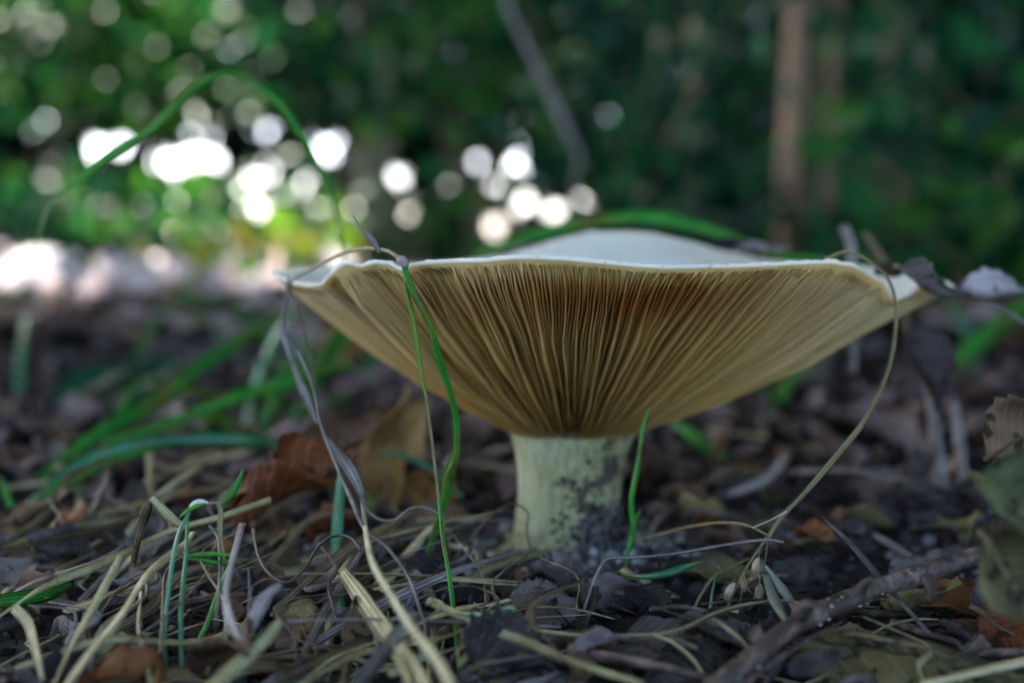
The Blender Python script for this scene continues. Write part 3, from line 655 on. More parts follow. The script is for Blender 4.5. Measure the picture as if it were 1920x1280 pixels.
SL = [  # label, points, depth, widths px, material, twist
 ('long pale straw lying aslant, with its broad end under the orange curled leaf', [(-15,1164),(75,1104),(127,1081),(169,1066),(225,1040),(319,995),(412,969),(508,936)], ('g',.012,.014,.016,.022), [6,8,15,19,13,12,13,14], 'straw', .5),
 ('pale pointed straw rising between two longer straws', [(95,1295),(127,1224),(161,1164),(195,1100),(226,1040)], ('g',.006,.012,.02), [9,13,15,17,10], 'straw', .3),
 ('long yellow straw slanting up to the green tuft', [(118,1295),(169,1224),(225,1156),(270,1085),(300,1055),(345,1021),(362,996)], ('g',.010,.016,.018), [18,18,17,17,18,16,12], 'straw', .2),
 ('short flat straw with black flecks and a frayed end', [(26,1138),(52,1167),(67,1220),(79,1272)], ('g',.012,.008), [20,26,23,14], 'straw', .2),
 ('crooked pale straw beside the yellow straw', [(264,1108),(259,1175),(270,1231),(282,1280)], ('g',.011,.006), [9,11,12,14], 'straw', .1),
 ('grey ribbon of dry grass curling behind the green tuft', [(455,980),(435,1055),(424,1111),(431,1160),(450,1197),(472,1216)], ('g',.024,.016,.012), [14,14,13,14,24,14], 'straw_g', .3),
 ('broad ribbed straw blade lying across the foreground', [(385,1300),(430,1258),(465,1227),(500,1192),(527,1160)], ('g',.010,.014), [30,33,31,27,14], 'straw', .3),
 ('brown grey folded grass blade standing over the litter', [(469,1192),(480,1150),(496,1120),(527,1094)], ('g',.014,.02), [10,30,30,10], 'straw_g', .4),
 ('wide pale straw blade with parallel ribs under the thin stems', [(642,1070),(684,1130),(729,1194),(770,1250),(800,1295)], ('g',.013,.012,.012), [20,36,38,42,42], 'straw', .2),
 ('pale green straw crossing the wide ribbed blade', [(684,985),(699,1055),(736,1119),(770,1175),(822,1242),(850,1295)], ('g',.026,.02,.018), [8,12,15,17,20,22], 'straw', .2),
 ('pale straw stem running from the folded leaf toward the seed capsules', [(800,1126),(860,1152),(916,1179),(991,1205),(1059,1235),(1122,1257),(1205,1282)], ('g',.012,.010,.008), [14,18,21,22,18,16,14], 'straw', .2),
 ('thin greenish straw lying level below the stem foot', [(927,1169),(1010,1182),(1104,1192),(1200,1192),(1250,1186)], ('g',.008,.008), [9,9,9,8,5], 'straw', .3),
 ('grey dry grass blade fanning out at the foot of the straw pile', [(655,1300),(705,1240),(740,1195),(780,1145)], ('g',.010,.016), [30,32,28,14], 'straw_g', -.5),
 ('narrow pale blade with a pointed tip in the straw pile', [(735,1195),(748,1235),(765,1275),(772,1300)], ('g',.014,.01), [4,11,15,16], 'straw', .1),
 ('yellowish fine stalk running right below the seed capsules', [(1120,1196),(1150,1191),(1230,1189),(1282,1177),(1342,1149),(1399,1133),(1471,1125),(1530,1139)], ('g',.008,.010,.012), [5,8,9,11,10,7,5,4], 'stalk_o', .2),
 ('curled straw bending down from the yellowish stalk', [(1225,1189),(1262,1204),(1295,1230),(1320,1264)], ('g',.010,.006), [6,7,7,5], 'straw', .2),
 ('short yellow straw lying against the thick twig', [(1336,1158),(1360,1174),(1385,1194),(1403,1212)], ('g',.012,.008), [4,7,8,5], 'straw', .2),
 ('pale grey-green ribbon leaf behind the seed capsules', [(1431,1050),(1440,1090),(1453,1125),(1478,1168)], ('g',.016,.010), [8,16,22,12], 'leaf_gn', .2),
 ('grey green ribbon leaf touching the thick twig', [(1436,1060),(1468,1105),(1500,1150)], ('g',.016,.008), [6,18,12], 'leaf_gn', .2),
 ('pale flat straw lying below the wide blue green blade', [(0,1030),(70,1005),(150,985),(270,970)], ('g',.006), [12,16,16,12], 'straw', .2),
 ('dull tan straw lying below the blue green grass blade', [(0,1040),(90,1012),(190,990),(265,965)], ('g',.012), [8,10,10,6], 'straw_b', .2),
 ('upright tan straw bent at its top behind the long straw', [(250,1055),(258,1010),(275,960),(286,930)], ('g',.012,.03), [14,18,18,8], 'straw_b', .3),
 ('pale broken straw folded down from the bent tan straw', [(284,932),(310,960),(345,990)], ('g',.03,.024), [12,20,14], 'straw', .2),
 ('grey blade on the litter at the foot of the straws', [(225,1222),(255,1215),(300,1230)], ('g',.008), [8,24,6], 'straw_g', .2),
]
for lab, pts, d, wd, mt, tw in SL:
    blade('dry_straw', lab, 'straw', pts, d, wd, mt, twist=tw, twist1=-tw * .6, n=max(24, 6 * len(pts)))
TL = [  # thin round stalks
 ('thin dark looping stalk under the orange leaf', [(474,990),(484,1040),(506,1077),(540,1092),(574,1062),(597,1025),(627,1004),(657,1008),(676,1030)], ('g',.016,.014,.018,.02), [5,6,7,7,6,6,6,5,4], 'stalk_d'),
 ('hair-thin brown thread arching against the stem', [(822,1080),(879,1014),(916,969),(957,944),(978,950),(991,964),(987,991),(993,1032),(976,1055),(950,1092),(931,1164)], (.325,.327,.328,.326,.32,.305), [4,4,4,4,4,4,4,4,3,3,3], 'straw_b'),
 ('pale bent stalk with a long level arm before the stem foot', [(1075,1205),(1100,1130),(1115,1085),(1128,1060),(1142,1047),(1200,1044),(1270,1037),(1350,1023),(1431,1012),(1469,1016)], (.281,.284,.286,.285,.283,.28,.278), [9,8,7,6,6,6,7,7,7,5], 'straw_g'),
 ('yellowish thin arched stalk behind the seed stalk', [(1190,1016),(1230,1004),(1290,988),(1350,980),(1399,984),(1440,1003)], (.33,.32,.30,.29), [5,6,6,6,6,4], 'stalk_o'),
 ('greenish forked stalk standing beside the lowest seed capsule', [(1342,1074),(1320,1105),(1303,1141),(1310,1185),(1322,1225),(1336,1270)], (.285,.262), [5,6,6,6,6,6], 'stalk_o'),
 ('dark green stalk next to the forked stalk', [(1342,1074),(1336,1110),(1330,1160),(1328,1200),(1334,1262)], (.286,.264), [5,6,7,7,6], 'grass_t'),
 ('greenish stalk leaning on the forked stalk', [(1404,1046),(1370,1062),(1342,1076)], (.29,.2855), [5,5,4], 'stalk_o'),
 ('brown wiry stalk bowing out of the blue green leaf', [(966,1142),(985,1158),(1010,1182),(1035,1210),(1062,1240)], ('g',.016,.010), [5,4,4,4,4], 'stalk_d'),
 ('grey thin stem lying under the twisted dry grass', [(590,1130),(650,1112),(700,1098),(760,1088),(800,1080)], ('g',.010), [5,6,6,6,5], 'straw_b'),
 ('pale curled root lying across the straw pile', [(672,1036),(683,1030),(700,1033),(714,1022),(718,1015)], ('g',.03), [7,4,4,4,3], 'straw_g'),
 ('reddish thin stem bent beside the green tuft', [(340,1042),(318,1062),(308,1082),(305,1150),(301,1220),(290,1290)], ('g',.018,.012,.006), [4,6,7,7,7,6], 'straw_b'),
 ('grey thin stem behind the green tuft', [(392,985),(408,1005),(412,1050),(410,1110),(405,1160)], ('g',.022,.014), [6,7,6,6,5], 'straw_g'),
 ('thin dry stalk rising from the litter left of the folded blade', [(466,1065),(468,1120),(463,1190)], ('g',.018,.010), [5,6,6], 'straw_g'),
]
for lab, pts, d, wd, mt in TL: stalk('dry_stalk', lab, 'stalk', pts, d, wd, mt, n=max(26, 6 * len(pts)))

t = empty('grass_shoot', G(641, 1185, .012)); tag(t, 'blue green hanging blade turning grey and folding into a brown zigzag', 'grass')
blade('green_blade', None, None, [(640,885),(637,930),(633,987),(631,1060),(633,1120),(637,1160),(646,1184),(660,1190)], (.33,.322,.312,.298,.292,.29), [12,20,22,24,26,28,28,18], 'grass_t', t, twist=.15, n=44)
blade('brown_fold', None, None, [(650,1190),(668,1184),(690,1168),(729,1130),(760,1092),(777,1068)], (.289,.292,.30), [12,28,36,34,26,12], 'straw_b', t, twist=-.4, n=30)
blade('grey_fold', None, None, [(776,1068),(784,1085),(772,1118),(760,1150),(752,1180)], (.30,.297,.294), [12,26,28,22,10], 'straw_g', t, twist=.3, n=24)
blade('grass_shoot', 'short blue green leaf lying level with a drooping tip', 'grass', [(855,1148),(880,1151),(905,1151),(935,1144),(958,1139),(968,1144)], ('g',.012,.016), [6,11,11,8,9,5], 'grass_t', twist=.5)
blade('grass_shoot', 'small pale green leaf lying beside the stem foot', 'grass', [(1168,1076),(1210,1080),(1250,1074),(1285,1062),(1320,1052)], ('g',.006,.012), [6,9,14,18,4], 'grass_t', twist=.4)

# ------------------------------------------------------------------ green blades behind
BG = [
 ('broad green grass blade sweeping up toward the left edge of the cap', [(60,905),(169,823),(228,787),(306,742),(387,678),(457,636),(530,596),(560,580)], (.44,.46,.50,.52), [14,26,36,38,32,24,14,4], 'grass', .3),
 ('wide blue green grass blade arching over the straws', [(-20,1010),(34,969),(94,920),(169,864),(262,834),(337,826),(450,826),(505,832),(552,846)], (.375,.39,.40,.41,.42), [16,26,34,38,32,28,34,28,4], 'grass_t', .5),
 ('green grass blade running level below the cap edge', [(180,850),(225,823),(316,795),(422,752),(527,721),(598,696),(665,684)], (.46,.50), [8,18,26,28,28,26,10], 'grass', .4),
 ('lower green blade crossing the blue green one', [(40,980),(110,915),(200,868),(290,842)], (.385,.40), [10,26,28,6], 'grass', .3),
 ('tall grass blade arching high with a yellow spot at its bend', [(66,465),(90,391),(129,355),(195,297),(273,250),(332,191),(375,152),(422,139),(469,152),(520,195),(555,242),(594,305),(617,352),(634,420),(648,520),(655,640)], (.40,.405,.41,.42,.43,.44), [3,6,14,24,10,20,15,9,16,18,12,9,7,6,6,6], 'grass', 1.6),
 ('green grass blade lying behind the cap over the white funnel', [(890,476),(1000,441),(1105,417),(1216,407),(1311,426),(1383,450),(1455,478),(1527,486),(1590,489)], (.50,.49,.48,.475,.47), [10,18,20,26,28,24,18,14,6], 'grass', .35),
 ('blurred green grass blade leaning beyond the right rim', [(1740,720),(1790,680),(1850,630),(1920,575),(1990,510)], (.68,.70), [14,36,44,40,20], 'grass', .3),
 ('green grass blade slanting down behind the stem', [(1250,785),(1290,808),(1340,845),(1405,890)], (.50,.47), [6,26,26,10], 'grass', .3),
 ('small upright green blade between the tan straws', [(152,905),(150,940),(152,975),(155,1010)], (.40,.385), [8,16,16,12], 'grass', .2),
 ('little green blade at the root of the blue green blade', [(2,895),(12,925),(24,958),(30,975)], (.395,.39), [5,14,16,10], 'grass', .2),
 ('flat green blade lying under the long pale straw', [(-15,1128),(40,1122),(90,1112),(135,1095)], ('g',.008), [28,32,28,8], 'grass', .9),
 ('dark green blade slanting behind the pale twisted stem', [(575,890),(610,875),(640,850),(668,826)], (.47,.48), [6,16,18,6], 'grass', .3),
 ('thin blue green blade arching left of the stem', [(700,848),(740,850),(790,868),(830,898),(868,934)], (.40,.39), [4,10,10,10,6], 'grass_t', .4),
 ('green blade between the grey dry stem and the cap', [(590,690),(625,655),(660,625),(690,600)], (.60,.62), [10,24,24,8], 'grass', .3),
 ('green blade standing in shade behind the dry stem', [(655,880),(670,905),(690,940),(700,965)], (.42,.40), [6,18,16,8], 'grass', .2),
 ('green blade lying behind the wide blue green one', [(420,790),(500,778),(580,770),(660,740)], (.60,.62), [8,26,24,8], 'grass', .5),
 ('yellowish green blade low behind the straw pile', [(300,800),(380,785),(450,800),(500,812)], (.58,.56), [8,24,22,6], 'grass_y', .5),
]
for lab, pts, d, wd, mt, tw in BG:
    o = blade('grass_shoot', lab, 'grass', pts, d, wd, mt, twist=tw * .4, twist1=-tw * .3, n=max(26, 7 * len(pts)))
# scattered short green grass further back
def ground_blade(x, y, h, lean, mat, wd=0.003, n=12):
    z0 = gz(x, y) - .003; a = random.uniform(0, 6.28); dx, dy = math.cos(a) * lean, math.sin(a) * lean
    pts = [(x, y, z0), (x + dx * .25 * h, y + dy * .25 * h, z0 + h * .45), (x + dx * .7 * h, y + dy * .7 * h, z0 + h * .8), (x + dx * 1.3 * h, y + dy * 1.3 * h, z0 + h * .82)]
    C = spline(pts, n); return ribbon_geo(C, np.interp(np.linspace(0, 1, n), [0, .4, 1], [wd * .7, wd, wd * .05]), random.uniform(-.6, .6), fold=.2)
k = 0
spots = [(-.30,.75),(-.25,.62),(-.20,.85),(-.36,.95),(-.12,.70),(-.05,.9),(-.42,1.15),(-.30,1.25),(-.16,1.1),(.05,1.0),(.12,.66),(.2,.9),(.24,.75),(.30,1.0),(.18,1.25),(.36,1.2),(.1,1.4),(-.1,.56),(-.17,.52)]
for (x, y) in spots:
    t = empty('grass_tuft', (x, y, gz(x, y))); wh = ('far behind the mushroom' if y > .95 else 'close behind the mushroom') + (' left of its stem' if x < AX else ' right of its stem'); tag(t, 'small green grass tuft growing ' + wh, 'grass', 'grass tufts ' + wh)
    for i in range(random.randint(3, 6)):
        V, Fs, uv = ground_blade(x + random.gauss(0, .02), y + random.gauss(0, .02), random.uniform(.025, .07), random.uniform(.4, 1.2), 'grass', random.uniform(.003, .006)); obj('grass_blade', V, Fs, M[random.choice(['grass', 'grass', 'grass_t', 'grass_y'])], t, uv)

# ------------------------------------------------------------------ thick twig
TW = [(1285,1330),(1335,1288),(1400,1240),(1480,1178),(1560,1136),(1640,1105),(1720,1078),(1790,1055),(1850,1036),(1930,1015)]
C = trace(TW, ('g',.008,.010,.012,.016,.020), 70); Wt = widths(C, [28,34,38,38,38,38,38,37,36,36]) / 2
for kk, am in ((18, .10), (34, .12), (52, .10)): Wt = Wt * (1 + am * np.exp(-((np.arange(70) - kk) / 1.8) ** 2))
V, Fs, uv = tube_geo(C, Wt, 14, .10, 5); tw = obj('twig', V, Fs, M['twig'], None, uv); tag(tw, 'thick purplish brown fallen twig with pale lichen flecks', 'twig')
rg = random.Random(11)
for i in range(24):
    j = rg.randint(6, 66); a = rg.uniform(-.3, 3.4); T = norm(C[j + 1] - C[j]); S = norm(np.cross(T, (0, -1, 0.2))); U = norm(np.cross(S, T))
    # flecks on the visible flank
    dirv = norm(np.array((0, -math.sin(a * .8 + .3), math.cos(a * .8 + .3)))); dirv = norm(dirv - T * np.dot(dirv, T)); c = C[j] + dirv * Wt[j] * .98
    s = rg.choice([.0002, .00025, .0003, .0005])
    V = ICO_V * s * np.array((1, 1, .6)) * (1 + .3 * np.random.rand(12, 1)) + c; obj('lichen_fleck', V, ICO_F.tolist(), M['lichen'], tw)
C2 = trace([(1500,1150),(1512,1136),(1522,1132)], ('g',.014,.018), 8); V, Fs, uv = tube_geo(C2, np.linspace(.0018, .0006, 8), 7); obj('side_knot', V, Fs, M['twig'], tw, uv)
for q in ([(1610,1118),(1618,1098),(1632,1086)], [(1740,1085),(1748,1104),(1742,1120)]):
    C2 = trace(q, ('g',.016,.020), 8); V, Fs, uv = tube_geo(C2, np.linspace(.0013, .0005, 8), 7, .2, 4); obj('broken_shoot', V, Fs, M['twig'], tw, uv)
# second thin split stick under the twig
stalk('thin_stick', 'thin purple grey stick lying along the underside of the thick twig', 'stick', [(1380,1300),(1420,1262),(1470,1228),(1530,1190),(1580,1165)], ('g',.006,.008), [12,15,14,11,5], 'twig')
stalk('thin_stick', 'short pale grey stick lying in the shaded litter right of the stem', 'stick', [(1640,1003),(1670,1020),(1706,1042)], ('g',.006), [13,14,12], 'straw_g')
stalk('thin_stick', 'curved grey stick behind the seed stalk', 'stick', [(1360,930),(1400,915),(1440,895),(1470,860),(1484,842)], ('g',.004,.012), [16,20,18,18,12], 'straw_g')
stalk('upright_stick', 'blurred grey stick standing in the litter below the right rim', 'stick', [(1745,720),(1752,800),(1765,880),(1772,960)], (.42,.40), [22,26,26,20], 'straw_g')
stalk('upright_stick', 'second blurred grey stick beside the standing one', 'stick', [(1790,760),(1800,830),(1806,900)], (.45,.44), [18,22,18], 'straw_g')
stalk('dry_stalk', 'pale broken stem sticking up behind the right rim', 'stalk', [(1582,425),(1594,450),(1598,490),(1600,560),(1602,700)], (.47,.47), [18,20,14,12,12], 'straw_g')
stalk('dry_stalk', 'brown broken stem leaning behind the right rim', 'stalk', [(1622,438),(1640,465),(1662,500),(1690,560),(1710,680)], (.47,.47), [14,14,14,12,10], 'straw_b')
stalk('dry_stalk', 'grey wiry stem drooping from the leaf beyond the right tip', 'stalk', [(1775,560),(1830,565),(1872,572),(1895,590),(1935,615)], (.385,.38), [4,5,6,9,9], 'straw_g')
stalk('dry_stalk', 'tall pale leaning stalk with a bent foot behind the cap', 'stalk', [(930,-40),(960,30),(1000,113),(1040,197),(1068,255),(1086,292),(1080,330),(1068,400),(1060,500)], (1.1,1.1), [9,10,13,15,14,9,4,3,3], 'straw_g')

# ------------------------------------------------------------------ leaves one can pick out
leaf('dry_leaf', 'grey torn dry leaf scrap caught on the right rim of the cap', P(1680, 505, .350), (R(62), R(34), R(10)), 'leaf_pl', L=.0185, Wd=.0062, curl=2.4, bend=1.2, crumple=.0026, seed=3, serr=.12, petiole=.02)
leaf('dry_leaf', 'rolled grey dry leaf hanging beyond the right tip of the cap', P(1795, 548, .375), (R(50), R(-4), R(6)), 'leaf_pl', L=.0190, Wd=.0052, curl=3.0, bend=-.3, crumple=.0024, seed=9, serr=.12, petiole=.5)
leaf('dry_leaf', 'dark withered leaf hanging folded under the right tip of the cap', P(1712, 605, .40), (R(80), R(78), R(20)), 'leaf_dk', L=.027, Wd=.009, curl=2.2, bend=.4, crumple=.002, seed=12, petiole=.2)
leaf('dry_leaf', 'big orange brown curled leaf lying on the straws left of the stem', P(440, 985, .34), (R(40), R(-34), R(14)), 'leaf_or', L=.033, Wd=.0125, curl=2.7, bend=-.6, crumple=.0060, seed=27, nu=34, nv=22, serr=.05, vein=.0003, petiole=.1)
leaf('dry_leaf', 'dark red brown leaf tucked behind the orange curled leaf', P(560, 875, .40), (R(50), R(-25), R(5)), 'leaf_br', L=.03, Wd=.010, curl=1.4, bend=.5, crumple=.003, seed=5)
leaf('dry_leaf', 'ridged grey curled leaf standing up in front of the pale straw stem', G(893, 1262, .004), (R(35), R(-20), R(8)), 'leaf_gr', L=.0145, Wd=.0085, curl=1.2, bend=-1.6, crumple=.0014, seed=31, nu=24, nv=16, serr=.28, vein=.0013, pw=.6, petiole=.02)
leaf('dry_leaf', 'grey curled leaf arching over a dark hollow before the stem', G(940, 1150, .004), (R(25), R(-18), R(-10)), 'leaf_gr', L=.0185, Wd=.008, curl=-1.5, bend=-1.3, crumple=.0016, seed=33, nu=22, nv=14, serr=.15, vein=.0008, petiole=.05)
leaf('dry_leaf', 'broad olive brown leaf with strong veins lying under the twig end', G(1490, 1215, .004), (R(12), R(2), R(-24)), 'leaf_ol', L=.050, Wd=.0165, curl=-.9, bend=-.35, crumple=.0022, seed=41, nu=30, nv=18, vein=.0012, petiole=.05)
leaf('dry_leaf', 'long rolled olive leaf running beside the broad veined leaf', G(1600, 1190, .007), (R(40), R(6), R(-30)), 'leaf_ol', L=.042, Wd=.007, curl=-2.2, bend=-.2, crumple=.0018, seed=42, nu=26, vein=.0006, petiole=.05)
leaf('dry_leaf', 'large grey green leaf draping down over the end of the twig', P(1828, 905, .222), (R(64), R(30), R(24)), 'leaf_gn', L=.030, Wd=.0125, curl=1.3, bend=.9, crumple=.0026, seed=51, nu=24, nv=14, petiole=.1)
leaf('dry_leaf', 'dark olive leaf hanging below the grey green leaf', P(1842, 1010, .228), (R(75), R(55), R(10)), 'leaf_ol', L=.020, Wd=.010, curl=1.5, bend=.5, crumple=.002, seed=52, petiole=.1)
leaf('dry_leaf', 'brown crinkled leaf standing above the grey green leaf', P(1856, 850, .30), (R(60), R(-25), R(5)), 'leaf_br', L=.018, Wd=.010, curl=1.1, bend=.6, crumple=.0022, seed=53, petiole=.1)
leaf('dry_leaf', 'orange brown leaf lying under the thick twig', G(1730, 1130, .006), (R(30), R(0), R(-12)), 'leaf_or', L=.020, Wd=.006, curl=1.0, bend=-.6, crumple=.0024, seed=54, petiole=.1)
leaf('dry_leaf', 'crumpled orange brown leaf hanging in shreds beside the twig end', G(1835, 1140, .010), (R(60), R(35), R(-15)), 'leaf_or', L=.017, Wd=.006, curl=1.5, bend=.8, crumple=.0026, seed=55, petiole=.1)
leaf('dry_leaf', 'dull brown leaf lying in the shade below the orange leaves', G(1770, 1180, .003), (R(10), R(0), R(-8)), 'leaf_br', L=.026, Wd=.009, curl=.8, bend=-.4, crumple=.0026, seed=56)
leaf('dry_leaf', 'ochre leaf lying flat behind the seed capsules', G(1275, 1075, .003), (R(10), R(0), R(-14)), 'leaf_ol', L=.022, Wd=.006, curl=.6, bend=-.4, crumple=.0018, seed=57)
leaf('dry_leaf', 'ochre brown leaf heap piece left of the stem', P(690, 900, .45), (R(40), R(-40), R(40)), 'leaf_oc', L=.034, Wd=.010, curl=1.6, bend=.8, crumple=.003, seed=58)
leaf('dry_leaf', 'ochre withered leaf standing behind the yellow-green leaf', P(700, 960, .42), (R(70), R(-70), R(0)), 'leaf_oc', L=.040, Wd=.009, curl=1.9, bend=.5, crumple=.003, seed=59)
leaf('dry_leaf', 'narrow ochre leaf drooping between the dry grass and the hanging green stalk', P(745, 880, .45), (R(80), R(60), R(20)), 'leaf_oc', L=.022, Wd=.006, curl=1.9, bend=.9, crumple=.003, seed=64)
leaf('dry_leaf', 'rusty crumpled leaf on the litter under the left half of the cap', P(655, 800, .50), (R(50), R(20), R(30)), 'leaf_oc', L=.032, Wd=.010, curl=1.9, bend=.9, crumple=.004, seed=65)
leaf('dry_leaf', 'tan torn leaf on the dark litter left of the stem', P(780, 960, .41), (R(30), R(-20), R(60)), 'leaf_oc', L=.020, Wd=.007, curl=1.4, bend=.9, crumple=.003, seed=66)
leaf('dry_leaf', 'bright orange leaf lying far back below the left cap edge', P(585, 660, .82), (R(60), R(-10), R(0)), 'leaf_or', L=.035, Wd=.014, curl=.8, bend=.3, crumple=.003, seed=60)
leaf('dry_leaf', 'small dark leaf crumb lying in the white funnel', P(1330, 462, .425), (R(20), R(0), R(0)), 'leaf_dk', L=.014, Wd=.003, curl=1.2, bend=.4, crumple=.0012, seed=61, midrib=False)
leaf('dry_leaf', 'grey brown leaf lying in the white funnel beside the dark crumb', P(1375, 470, .42), (R(30), R(4), R(10)), 'leaf_gr', L=.018, Wd=.003, curl=1.2, bend=.4, crumple=.0014, seed=62, midrib=False)
leaf('dry_leaf', 'reddish brown scrap on the right rim beside the grey torn leaf', P(1640, 512, .37), (R(40), R(-4), R(10)), 'leaf_br', L=.009, Wd=.003, curl=1.2, bend=.4, crumple=.0014, seed=63, midrib=False)
for i, (px, py, d, L_, rz) in enumerate([(90,770,.62,.045,35),(190,760,.63,.045,40),(190,800,.60,.03,20)]):
    leaf('low_leaf', ['teal green broad leaf of a low plant far behind the straws', 'second teal leaf of the low plant, standing higher', 'smaller teal leaf at the foot of the low plant'][i], P(px, py, d), (R(35), R(-32), R(10)), 'fol_teal', L=L_, Wd=.010, curl=.5, bend=-.3, crumple=.001, seed=70 + i)

# ------------------------------------------------------------------ litter leaves and straws that fill the floor, each its own thing
kinds = [('leaf_gr', 'small grey crumpled dry leaf lying in the litter', 'grey litter leaves'), ('leaf_br', 'small brown crumpled dry leaf lying in the litter', 'brown litter leaves'),
         ('leaf_dk', 'small blackish rotten leaf lying in the litter', 'blackish litter leaves'), ('leaf_or', 'small orange brown dry leaf lying in the litter', 'orange litter leaves'), ('leaf_ol', 'small olive brown dry leaf lying in the litter', 'olive litter leaves')]
bank = []
for s in range(10):
    V, Fs, uv, mid = leaf_geo(L=1, Wd=.0, nu=4, nv=4) if False else leaf_geo(L=.026, Wd=.0075, curl=random.uniform(.6, 2), bend=random.uniform(-1.2, 1.2), crumple=.0022, serr=.15, seed=100 + s, nu=14, nv=8, vein=.0006)
    bank.append((V, Fs, uv))
bm = {}
def litter_leaf(x, y, z, sc, kind):
    s = random.randrange(10); key = (s, kind)
    if key not in bm:
        V, Fs, uv = bank[s]; me = mesh_data('litter_leaf', V, Fs, uv); me.materials.append(M[kinds[kind][0]]); bm[key] = me
    o = bpy.data.objects.new('litter_leaf', bm[key]); COL.objects.link(o); o.location = (x, y, z); o.scale = (sc,) * 3
    o.rotation_euler = (random.gauss(0, .5), random.gauss(0, .35), random.uniform(0, 6.28)); tag(o, kinds[kind][1].replace('in the litter', zone(x, y)), 'leaf', kinds[kind][2] + ' ' + zone(x, y)); return o
def zone(x, y):
    px, dep = 960 + x / y * F, y
    if math.hypot(x - AX, y - AY) < .055: return 'at the foot of the mushroom stem'
    if dep > .44: return 'behind the mushroom on the left of its stem' if x < AX else 'behind the mushroom under the right of its cap'
    if dep > .345: return 'in the shade below the orange curled leaf' if x < AX else 'between the stem and the thick twig'
    if px < 260: return 'among the long yellow straws'
    if px < 520: return 'around the roots of the green tuft'
    if px < 850: return 'around the wide ribbed straw blade'
    if px < 1150: return 'by the grey curled leaves before the stem'
    if px < 1450: return 'under the hanging seed capsules'
    return 'beside the thick lichen-flecked twig'
def clear_of_stem(x, y, r=.026): return math.hypot(x - AX, y - AY) > r
n = 0
while n < 330:
    y = .24 + .32 * random.random() ** 1.3; x = random.uniform(-.40, .40) * y
    if not clear_of_stem(x, y, .03): continue
    right = x > .02
    kd = random.choices(range(5), [6, 3, 3, 1.0, 1] if not right else [5, 3, 4, .9, 1.6])[0]
    litter_leaf(x, y, gz(x, y) + random.uniform(.001, .005), random.uniform(.3, .85), kd); n += 1
skinds = [('straw', 'short loose pale straw lying in the litter', 'loose pale straws'), ('straw_g', 'short loose grey straw lying in the litter', 'loose grey straws'), ('straw_b', 'short loose brown straw lying in the litter', 'loose brown straws')]
sb = {}
for s in range(12):
    Ls = random.uniform(.02, .055); n = 12
    pts = [(0, 0, 0), (Ls * .35, random.gauss(0, .0012), random.uniform(0, .002)), (Ls * .7, random.gauss(0, .002), random.uniform(0, .002)), (Ls, random.gauss(0, .005), 0)]
    C = spline(pts, n); wd = random.choice([.0005, .0007, .001, .0016, .0024])
    V, Fs, uv = ribbon_geo(C, np.interp(np.linspace(0, 1, n), [0, .5, 1], [wd * .7, wd, wd * .3]), random.uniform(-.4, .4), random.uniform(-1, 1), face=(0, -.5, 1))
    for kd in range(3):
        me = mesh_data('loose_straw', V, Fs, uv); me.materials.append(M[skinds[kd][0]]); sb[(s, kd)] = me
n = 0
while n < 290:
    y = .235 + .35 * random.random() ** 1.6; x = random.uniform(-.40, .40) * y
    if x > .0 and random.random() < .75: continue
    if not clear_of_stem(x, y, .04): continue
    kd = random.choices(range(3), [5, 3, 3])[0]
    o = bpy.data.objects.new('loose_straw', sb[(random.randrange(12), kd)]); COL.objects.link(o)
    o.location = (x, y, gz(x, y) + random.uniform(.002, .009)); o.rotation_euler = (random.gauss(0, .2), random.gauss(0, .14), random.gauss(1.15, .45) if x < 0 else random.uniform(0, 6.28)); tag(o, skinds[kd][1].replace('in the litter', zone(x, y)), 'straw', skinds[kd][2] + ' ' + zone(x, y)); n += 1

tb = []
for s_ in range(6):
    Ls = random.uniform(.012, .035); C = spline([(0, 0, 0), (Ls * .4, random.gauss(0, .001), .0006), (Ls * .7, random.gauss(0, .002), .0008), (Ls, random.gauss(0, .003), 0)], 12)
    V, Fs, uv = tube_geo(C, np.linspace(.0009, .0005, 12) * random.uniform(.7, 1.5), 7, .3, s_); me = mesh_data('twig_piece', V, Fs, uv); me.materials.append(M['twig']); tb.append(me)
n = 0
while n < 60:
    y = .24 + .26 * random.random() ** 1.2; x = random.uniform(-.38, .38) * y
    if not clear_of_stem(x, y, .03): continue
    o = bpy.data.objects.new('twig_piece', random.choice(tb)); COL.objects.link(o); o.location = (x, y, gz(x, y) + random.uniform(.001, .006)); o.rotation_euler = (0, random.gauss(0, .15), random.uniform(0, 6.28))
    tag(o, 'short dark brown twig piece lying ' + zone(x, y), 'twig', 'dark twig pieces ' + zone(x, y)); n += 1
